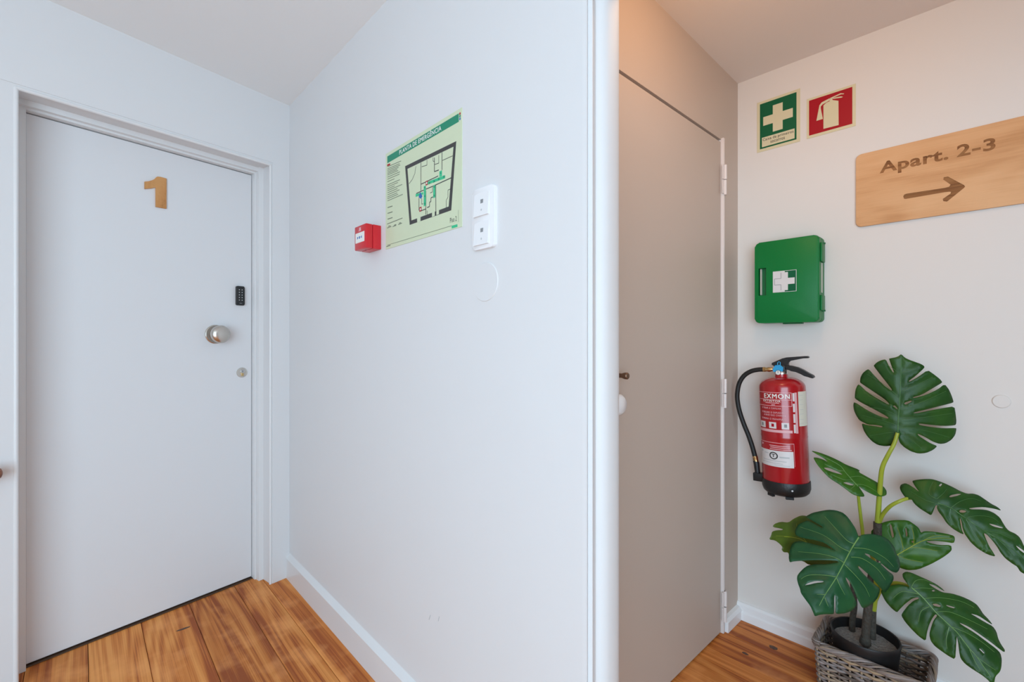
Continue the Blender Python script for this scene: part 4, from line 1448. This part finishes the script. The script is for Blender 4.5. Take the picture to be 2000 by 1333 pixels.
def make_leaf(cropspec, outline, holes, midrib, veins, anchor, depth, normal, m, vm, fold=0.03, step=6.0, vr=0.0011, mr=0.0019, label=None):
    ox, oy, sc = cropspec
    out = chaikin(crop(ox, oy, sc, outline))
    hs = [chaikin(crop(ox, oy, sc, h_)) for h_ in holes]
    def smooth(l):
        return [(p.x, p.y) for p in spline([(x, y, 0) for x, y in l], 5)]
    mid = smooth(crop(ox, oy, sc, midrib))
    vs_ = [smooth(crop(ox, oy, sc, v)) for v in veins]
    n = Vector(normal).normalized()
    P0 = ray3(*anchor) * depth

    def surf(x, y, lift=0.0):
        r = ray3(x, y)
        t = n.dot(P0) / n.dot(r)
        dm = seg_dist(x, y, mid)
        d_ = fold * (dm / 100.0) ** 1.6
        dv = min([seg_dist(x, y, v) for v in vs_] + [dm])
        d_ += 0.0032 * math.exp(-(dv / 5.0) ** 2)
        return r * (t + d_ - lift) - ORG

    # resample the outlines so that the cupping follows them
    def dens(poly):
        o_ = []
        for i in range(len(poly)):
            a_, b_ = poly[i], poly[(i + 1) % len(poly)]
            k = max(1, int(math.hypot(b_[0] - a_[0], b_[1] - a_[1]) / step))
            for q_ in range(k):
                o_.append((a_[0] + (b_[0] - a_[0]) * q_ / k, a_[1] + (b_[1] - a_[1]) * q_ / k))
        return o_
    out = dens(out)
    hs = [dens(h_) for h_ in hs]
    V, Eg = [], []
    for poly in [out] + hs:
        s0_ = len(V)
        V += [Vector(p) for p in poly]
        Eg += [(s0_ + i, s0_ + (i + 1) % len(poly)) for i in range(len(poly))]
    xs = [p[0] for p in out]; ys = [p[1] for p in out]
    y = min(ys); row = 0
    while y < max(ys):
        x = min(xs) + (step / 2 if row % 2 else 0)
        while x < max(xs):
            if inside(x, y, out) and not any(inside(x, y, h_) for h_ in hs) and min(seg_dist(x, y, l_ + l_[:1]) for l_ in [out] + hs) > step * 0.5:
                V.append(Vector((x, y)))
            x += step
        y += step * 0.87
        row += 1
    rv, _, rf, *_ = delaunay_2d_cdt(V, Eg, [], 0, 1e-4)
    bm = bmesh.new()
    bv = [bm.verts.new(surf(p.x, p.y)) for p in rv]
    for f in rf:
        cx_ = sum(rv[i].x for i in f) / 3; cy_ = sum(rv[i].y for i in f) / 3
        if inside(cx_, cy_, out) and not any(inside(cx_, cy_, h_) for h_ in hs):
            bm.faces.new([bv[i] for i in f])
    bmesh.ops.delete(bm, geom=[v for v in bm.verts if not v.link_faces], context='VERTS')
    o_ = obj('leaf', bm, m, plant, 80)
    md = o_.modifiers.new('thickness', 'SOLIDIFY')
    md.thickness = 0.0011
    md.offset = 0.0
    if label:
        o_['label'] = label
    P = spline([surf(x, y, 0.0010) for x, y in resample(mid, 8)], 2)
    obj('midrib', tube(P, [mr - (mr - 0.0007) * i / (len(P) - 1) for i in range(len(P))], 6), vm, o_, 60)
    for v in vs_:
        P = [surf(x, y, 0.0018) for x, y in resample(v, 8)]
        obj('vein', tube(P, [vr - (vr - 0.0004) * i / (len(P) - 1) for i in range(len(P))], 5), vm, o_, 60)
    return o_


def resample(line, d_):
    o_ = []
    for a_, b_ in zip(line[:-1], line[1:]):
        k = max(1, int(math.hypot(b_[0] - a_[0], b_[1] - a_[1]) / d_))
        for q_ in range(k):
            o_.append((a_[0] + (b_[0] - a_[0]) * q_ / k, a_[1] + (b_[1] - a_[1]) * q_ / k))
    o_.append(line[-1])
    return o_


# the tall upright leaf
K1 = (1660, 680, 6.059)
make_leaf(K1, [(605, 72), (650, 115), (700, 140), (770, 165), (840, 190), (880, 215), (880, 238), (780, 330), (692, 393), (705, 402), (800, 348), (920, 262), (990, 310), (1060, 365), (1090, 400), (1085, 415), (1000, 465), (850, 555), (735, 588), (760, 594), (900, 557), (1040, 492), (1120, 428), (1170, 490), (1200, 560), (1222, 625), (1222, 648), (1100, 680), (900, 730), (738, 768), (780, 777), (920, 747), (1100, 712), (1235, 692), (1250, 780), (1258, 860), (1255, 900), (1240, 918), (1100, 925), (950, 910), (805, 893), (830, 917), (980, 940), (1120, 952), (1255, 948), (1258, 965), (1245, 1030), (1200, 1090), (1130, 1130), (1060, 1138), (980, 1110), (880, 1050), (795, 1013), (815, 1042), (900, 1097), (960, 1132), (1036, 1162), (980, 1210), (900, 1245), (810, 1252), (720, 1225), (640, 1175), (590, 1125), (575, 1080), (570, 1010), (562, 1010), (560, 1100), (540, 1135), (500, 1155), (420, 1165), (330, 1150), (260, 1105), (200, 1040), (160, 970), (138, 892), (200, 912), (300, 927), (382, 942), (385, 926), (300, 913), (215, 908), (150, 878), (110, 855), (75, 800), (48, 740), (40, 680), (50, 636), (200, 735), (330, 800), (445, 840), (458, 825), (380, 778), (250, 708), (120, 640), (60, 600), (58, 570), (65, 500), (85, 450), (105, 428), (200, 520), (330, 602), (460, 674), (466, 658), (400, 598), (280, 518), (190, 458), (122, 412), (120, 395), (125, 350), (150, 300), (190, 265), (222, 250), (300, 340), (400, 442), (492, 510), (500, 495), (440, 418), (360, 318), (284, 218), (285, 205), (320, 170), (370, 145), (425, 135), (460, 212), (510, 292), (522, 288), (490, 208), (462, 128), (470, 125), (540, 112), (580, 95)],
          [[(640, 665), (650, 645), (725, 622), (735, 635), (665, 672)], [(510, 685), (530, 680), (565, 715), (560, 732), (515, 698)]],
          [(568, 1000), (572, 850), (590, 600), (602, 300), (605, 80)],
          [[(602, 300), (720, 255), (830, 215)], [(598, 520), (800, 430), (980, 345)], [(590, 720), (850, 640), (1140, 510)], [(580, 850), (850, 825), (1210, 775)], [(572, 945), (850, 970), (1180, 1060)], [(570, 990), (700, 1070), (850, 1190)], [(600, 330), (520, 250), (390, 180)], [(590, 600), (430, 450), (200, 310)], [(580, 740), (380, 610), (120, 480)], [(572, 810), (400, 730), (90, 690)], [(570, 920), (420, 870), (150, 800)], [(568, 990), (420, 1010), (240, 1040)]],
          (1760, 800), 1.445, (-0.80, -1.0, 0.06), M['leaf'], M['veindark'], fold=0.035, vr=0.0006, mr=0.0017)

# big leaf in front, tipped towards the room
K2 = (1490, 980, 5.796)
make_leaf(K2, [(1082, 400), (1130, 375), (1230, 368), (1350, 390), (1430, 440), (1490, 520), (1505, 580), (1540, 650), (1555, 720), (1540, 780), (1512, 808), (1470, 800), (1420, 770), (1340, 700), (1330, 706), (1410, 785), (1475, 832), (1480, 880), (1455, 930), (1410, 1000), (1378, 1035), (1350, 1000), (1290, 930), (1200, 830), (1130, 770), (1082, 728), (1072, 740), (1130, 812), (1200, 882), (1280, 952), (1325, 987), (1320, 1030), (1300, 1090), (1250, 1150), (1180, 1195), (1130, 1210), (1110, 1180), (1070, 1100), (1030, 1000), (985, 910), (936, 855), (940, 882), (980, 962), (1010, 1032), (1040, 1102), (1060, 1152), (1050, 1190), (1010, 1235), (940, 1265), (860, 1275), (823, 1270), (825, 1200), (822, 1063), (808, 1063), (805, 1200), (803, 1272), (790, 1278), (700, 1278), (640, 1285), (588, 1304), (570, 1260), (540, 1190), (480, 1110), (430, 1040), (420, 990), (400, 940), (385, 880), (390, 840), (420, 800), (460, 760), (510, 725), (600, 712), (720, 712), (860, 692), (840, 672), (740, 666), (600, 665), (480, 670), (400, 675), (340, 680), (304, 692), (292, 640), (300, 570), (320, 500), (350, 462), (420, 450), (520, 470), (640, 502), (760, 535), (832, 562), (800, 540), (700, 470), (600, 440), (500, 425), (420, 405), (372, 382), (362, 340), (385, 285), (405, 258), (455, 235), (505, 215), (560, 242), (670, 302), (685, 292), (570, 223), (498, 180), (490, 168), (560, 130), (650, 110), (740, 95), (820, 100), (900, 125), (950, 165), (1000, 230), (1050, 310), (1078, 385)],
          [[(1142, 588), (1200, 598), (1260, 642), (1345, 690), (1310, 698), (1230, 652)], [(468, 952), (520, 920), (600, 900), (692, 905), (680, 916), (600, 924), (530, 942)]],
          [(1085, 408), (1000, 540), (920, 695), (825, 870), (700, 1065), (640, 1180)],
          [[(1040, 480), (950, 440), (800, 280), (700, 170)], [(985, 570), (880, 520), (680, 380), (420, 290)], [(920, 695), (800, 630), (620, 590), (400, 570)], [(825, 855), (700, 835), (520, 835), (430, 880)], [(700, 1055), (610, 1052)], [(1030, 525), (1200, 545), (1380, 640), (1480, 740)], [(1000, 630), (1130, 650), (1290, 760), (1390, 890)], [(925, 715), (1040, 830), (1150, 960), (1210, 1080)], [(835, 870), (880, 970), (930, 1060)], [(700, 1090), (740, 1190)]],
          (1645, 1095), 1.345, (-0.30, -1.0, 0.62), M['leafblue'], M['vein'], fold=0.045, vr=0.0009, mr=0.0021, label='broad bluish green leaf facing the room')

# leaf behind it, pale underside
K7 = K2
make_leaf(K7, [(70, 432), (95, 385), (105, 340), (160, 326), (225, 325), (225, 312), (108, 290), (130, 255), (200, 230), (290, 240), (350, 195), (430, 158), (500, 165), (700, 250), (900, 400), (900, 640), (860, 700), (740, 718), (640, 722), (520, 720), (455, 676), (300, 640), (290, 578), (235, 577), (212, 545), (225, 518), (190, 480), (140, 442)],
          [], [(860, 640), (600, 520), (400, 420), (240, 400)], [[(500, 470), (400, 330), (380, 250)], [(400, 420), (300, 400), (150, 390)], [(600, 520), (450, 560), (300, 560)]],
          (1560, 1060), 1.50, (0.25, -1.0, 0.35), M['leafolive'], M['petiole'], fold=0.03, vr=0.0008, mr=0.0015, label='olive leaf half hidden behind the broad one')

# drooping leaf that leaves the frame
K3 = (1740, 920, 6.346)
make_leaf(K3, [(110, 210), (125, 172), (180, 155), (230, 175), (290, 215), (352, 262), (330, 235), (290, 180), (262, 128), (310, 115), (400, 105), (500, 103), (560, 118), (650, 150), (760, 200), (860, 255), (940, 285), (1020, 283), (1090, 305), (1170, 360), (1240, 410), (1320, 450), (1372, 497), (1280, 470), (1150, 450), (1050, 455), (958, 468), (1000, 480), (1120, 480), (1200, 490), (1280, 525), (1350, 580), (1390, 650), (1430, 715), (1470, 750), (1540, 780), (1590, 820), (1620, 870), (1660, 960), (1720, 1050), (1760, 1140), (1770, 1230), (1800, 1340), (1720, 1310), (1650, 1280), (1600, 1250), (1565, 1190), (1500, 1150), (1420, 1090), (1360, 1020), (1320, 950), (1270, 880), (1200, 800), (1148, 768), (1180, 850), (1220, 940), (1260, 1000), (1300, 1067), (1200, 1040), (1080, 970), (990, 890), (940, 820), (917, 790), (890, 720), (878, 640), (862, 588), (854, 600), (868, 680), (880, 740), (907, 792), (850, 770), (760, 715), (690, 650), (640, 570), (590, 510), (570, 460), (578, 430), (556, 425), (530, 490), (500, 557), (440, 520), (360, 470), (290, 410), (255, 352), (205, 357), (160, 310), (122, 250)],
          [[(590, 187), (620, 158), (637, 165), (615, 197)], [(718, 322), (750, 300), (830, 286), (878, 288), (820, 312), (740, 330)], [(845, 500), (870, 486), (920, 493), (937, 508), (900, 522), (855, 517)], [(1207, 653), (1300, 673), (1397, 710), (1370, 714), (1270, 692)], [(1543, 923), (1600, 957), (1670, 1010), (1660, 1030), (1590, 978)]],
          [(575, 400), (740, 462), (900, 570), (1150, 742), (1400, 890), (1650, 1100), (1780, 1310)],
          [[(570, 350), (480, 300), (480, 220), (520, 140)], [(570, 350), (650, 280), (690, 230)], [(740, 462), (860, 380), (1000, 345), (1120, 380)], [(930, 575), (1100, 558), (1250, 580), (1340, 640)], [(1150, 742), (1320, 770), (1500, 850)], [(740, 470), (730, 560), (780, 680)], [(930, 600), (1020, 760), (1140, 930)], [(1330, 850), (1440, 960), (1520, 1060)], [(540, 400), (420, 360), (250, 260)]],
          (1860, 1010), 1.345, (-0.52, -1.0, 0.40), M['leaf'], M['veindark'], fold=0.05, vr=0.0008, mr=0.0016)

# lowest leaf, hanging past the basket
K4 = (1710, 1100, 5.722)
make_leaf(K4, [(300, 120), (340, 98), (400, 110), (480, 145), (580, 190), (680, 240), (740, 285), (777, 322), (720, 290), (660, 250), (593, 233), (620, 257), (690, 302), (752, 332), (850, 342), (960, 375), (1060, 420), (1130, 465), (1170, 520), (1200, 570), (1260, 630), (1312, 697), (1240, 650), (1150, 590), (1058, 566), (1120, 602), (1220, 662), (1310, 710), (1350, 770), (1370, 850), (1400, 910), (1445, 975), (1440, 1002), (1380, 960), (1280, 880), (1150, 788), (1040, 713), (933, 666), (960, 692), (1100, 777), (1230, 872), (1350, 962), (1395, 1010), (1410, 1080), (1405, 1170), (1390, 1220), (1340, 1270), (1328, 1333), (1322, 1390), (1260, 1312), (1180, 1250), (1090, 1195), (1000, 1130), (950, 1070), (935, 1000), (925, 900), (911, 822), (905, 850), (900, 950), (891, 1082), (820, 1045), (740, 990), (660, 930), (615, 870), (600, 800), (620, 720), (650, 640), (692, 590), (670, 573), (640, 610), (600, 690), (575, 780), (561, 877), (480, 820), (400, 740), (330, 660), (288, 590), (300, 560), (360, 480), (430, 420), (492, 400), (470, 383), (410, 400), (340, 450), (270, 520), (240, 557), (180, 510), (110, 430), (65, 340), (60, 312), (110, 275), (190, 247), (280, 240), (390, 277), (350, 230), (305, 165)],
          [[(625, 312), (650, 302), (668, 315), (645, 323)], [(633, 462), (680, 456), (737, 482), (715, 496), (655, 482)], [(783, 468), (885, 498), (880, 511), (800, 487)], [(1153, 958), (1175, 963), (1222, 1015), (1205, 1012)]],
          [(400, 275), (530, 390), (680, 560), (840, 710), (920, 790), (1050, 960), (1130, 1050), (1290, 1280)],
          [[(400, 270), (450, 200), (540, 190), (640, 230)], [(410, 290), (520, 280), (640, 290)], [(540, 400), (720, 390), (950, 430), (1100, 500)], [(680, 550), (830, 550), (1050, 640), (1250, 740)], [(850, 715), (1010, 780), (1180, 880), (1330, 1000)], [(1130, 1050), (1250, 1140), (1340, 1200)], [(480, 350), (300, 320), (190, 400)], [(600, 490), (510, 540), (480, 660)], [(820, 720), (790, 860), (800, 960)], [(1050, 970), (1120, 1120), (1180, 1210)]],
          (1835, 1220), 1.30, (-0.50, -1.0, 0.48), M['leaf'], M['vein'], fold=0.045, vr=0.0007, mr=0.0018)

# paler leaf behind the stems
K5 = (1570, 860, 4.936)
make_leaf(K5, [(640, 890), (690, 835), (760, 795), (860, 772), (1000, 772), (1060, 810), (1110, 850), (1130, 897), (1160, 878), (1260, 885), (1380, 905), (1450, 925), (1457, 960), (1445, 997), (1360, 982), (1250, 972), (1178, 975), (1200, 990), (1300, 1013), (1420, 1013), (1427, 1060), (1400, 1090), (1330, 1140), (1220, 1200), (1100, 1250), (1000, 1257), (930, 1235), (850, 1190), (760, 1120), (680, 1010)],
          [[(823, 810), (845, 815), (872, 932), (850, 947)], [(975, 850), (990, 850), (1002, 920), (985, 937)], [(1035, 975), (1050, 970), (1062, 985), (1045, 995)]],
          [(870, 1125), (1000, 1050), (1140, 975), (1300, 945), (1430, 950)],
          [[(960, 1070), (940, 960), (900, 840)], [(1060, 1015), (1060, 930), (1040, 830)], [(1140, 975), (1250, 925), (1400, 925)], [(1030, 1035), (1150, 1045), (1290, 1070)], [(900, 1110), (1000, 1150), (1150, 1180)]],
          (1790, 1070), 1.455, (-0.70, -1.0, 0.25), M['leaflight'], M['petiole'], fold=0.02, vr=0.0007, mr=0.0016, label='light green leaf turned to the wall')

# upper leaf that points to the extinguisher
K6 = K5
make_leaf(K6, [(68, 103), (130, 115), (230, 150), (330, 195), (410, 240), (540, 290), (528, 310), (600, 350), (700, 405), (770, 450), (797, 490), (797, 530), (760, 546), (700, 542), (620, 505), (560, 470), (522, 440), (550, 480), (582, 528), (582, 547), (540, 547), (470, 525), (400, 470), (330, 420), (250, 370), (190, 310), (130, 240), (88, 168), (130, 170), (190, 190), (232, 214), (200, 180), (120, 135)],
          [[(188, 266), (240, 268), (320, 300), (382, 337), (300, 317), (220, 290)], [(373, 410), (420, 406), (492, 437), (440, 437)]],
          [(522, 445), (470, 390), (400, 310), (345, 245), (200, 165)],
          [[(500, 425), (600, 440), (720, 510)], [(440, 360), (540, 350), (640, 400)], [(395, 300), (330, 290), (200, 230)], [(460, 385), (380, 380), (260, 330)], [(500, 420), (480, 450), (440, 480)]],
          (1655, 930), 1.52, (-0.15, -0.75, 0.60), M['leaflight'], M['vein'], fold=0.03, vr=0.0007, mr=0.0014, label='light green leaf pointing at the extinguisher')

# leaf stalks
stem('petiole', [(1714, 1022, 1.50), (1716, 990, 1.49), (1719, 950, 1.48), (1723, 915, 1.465), (1734, 890, 1.45), (1746, 868, 1.44), (1753, 846, 1.437)], (0.0082, 0.0050), M['petiole'])
stem('petiole', [(1717, 1022, 1.50), (1724, 1006, 1.48), (1738, 990, 1.45), (1756, 980, 1.43), (1775, 974, 1.425), (1800, 974, 1.415), (1828, 985, 1.395)], (0.0058, 0.0048), M['petiole'])
stem('petiole', [(1664, 1130, 1.55), (1684, 1075, 1.55), (1685, 1045, 1.55), (1681, 1010, 1.545), (1677, 975, 1.535), (1675, 950, 1.53)], (0.0062, 0.0045), M['petiole'])
stem('petiole', [(1705, 1192, 1.50), (1708, 1172, 1.49), (1712, 1140, 1.47), (1705, 1090, 1.43), (1690, 1060, 1.40), (1678, 1050, 1.385)], (0.0098, 0.0048), M['petiole'])
stem('petiole', [(1707, 1180, 1.50), (1722, 1150, 1.46), (1745, 1140, 1.42), (1765, 1142, 1.40), (1781, 1150, 1.39)], (0.0065, 0.0045), M['petiole'])
stem('petiole', [(1712, 1060, 1.51), (1725, 1075, 1.50), (1740, 1085, 1.49), (1748, 1087, 1.485)], (0.0055, 0.0045), M['petiole'])
stem('petiole', [(1664, 1140, 1.55), (1655, 1110, 1.54), (1642, 1092, 1.53)], (0.0055, 0.0045), M['petiole'])

# ------------------------------------------------------------------ end of the handrail beside door 1
hu, hz = A.at(6, 924, 0.05)
hr = thing('handrail', 'rounded end of a dark wooden handrail at the edge beside door 1', 'handrail', A.loc(hu, hz, 0.05), A.ang)
obj('rail', tube([(-0.001, 0, 0), (-0.004, 0, 0), (-0.010, 0, 0), (-0.02, 0, 0), (-1.3, 0, -0.02)], [0.006, 0.014, 0.0185, 0.021, 0.021], 20), M['rail'], hr, 50)
obj('rail_bracket', tube([(-0.16, 0.0, -0.02), (-0.16, 0.0, -0.045), (-0.16, 0.03, -0.05), (-0.16, 0.05, -0.05)], 0.006, 10), M['steel'], hr, 50)
obj('rail_bracket', tube([(-1.1, 0.0, -0.03), (-1.1, 0.0, -0.06), (-1.1, 0.03, -0.065), (-1.1, 0.05, -0.065)], 0.006, 10), M['steel'], hr, 50)

# two small grey scuffs low on the partition
for px_, py_, dx_ in ((838, 1207, 3), (856, 1210, 2)):
    a0, a1 = B.at(px_, py_ + 4), B.at(px_ + dx_, py_ - 5)
    bm = bmesh.new()
    strip(bm, [a0, a1], 0.003, -0.0003, 0.001)
    obj('scuff_mark', bm, M['lightgrey'], bpy.data.objects['wall_middle'])
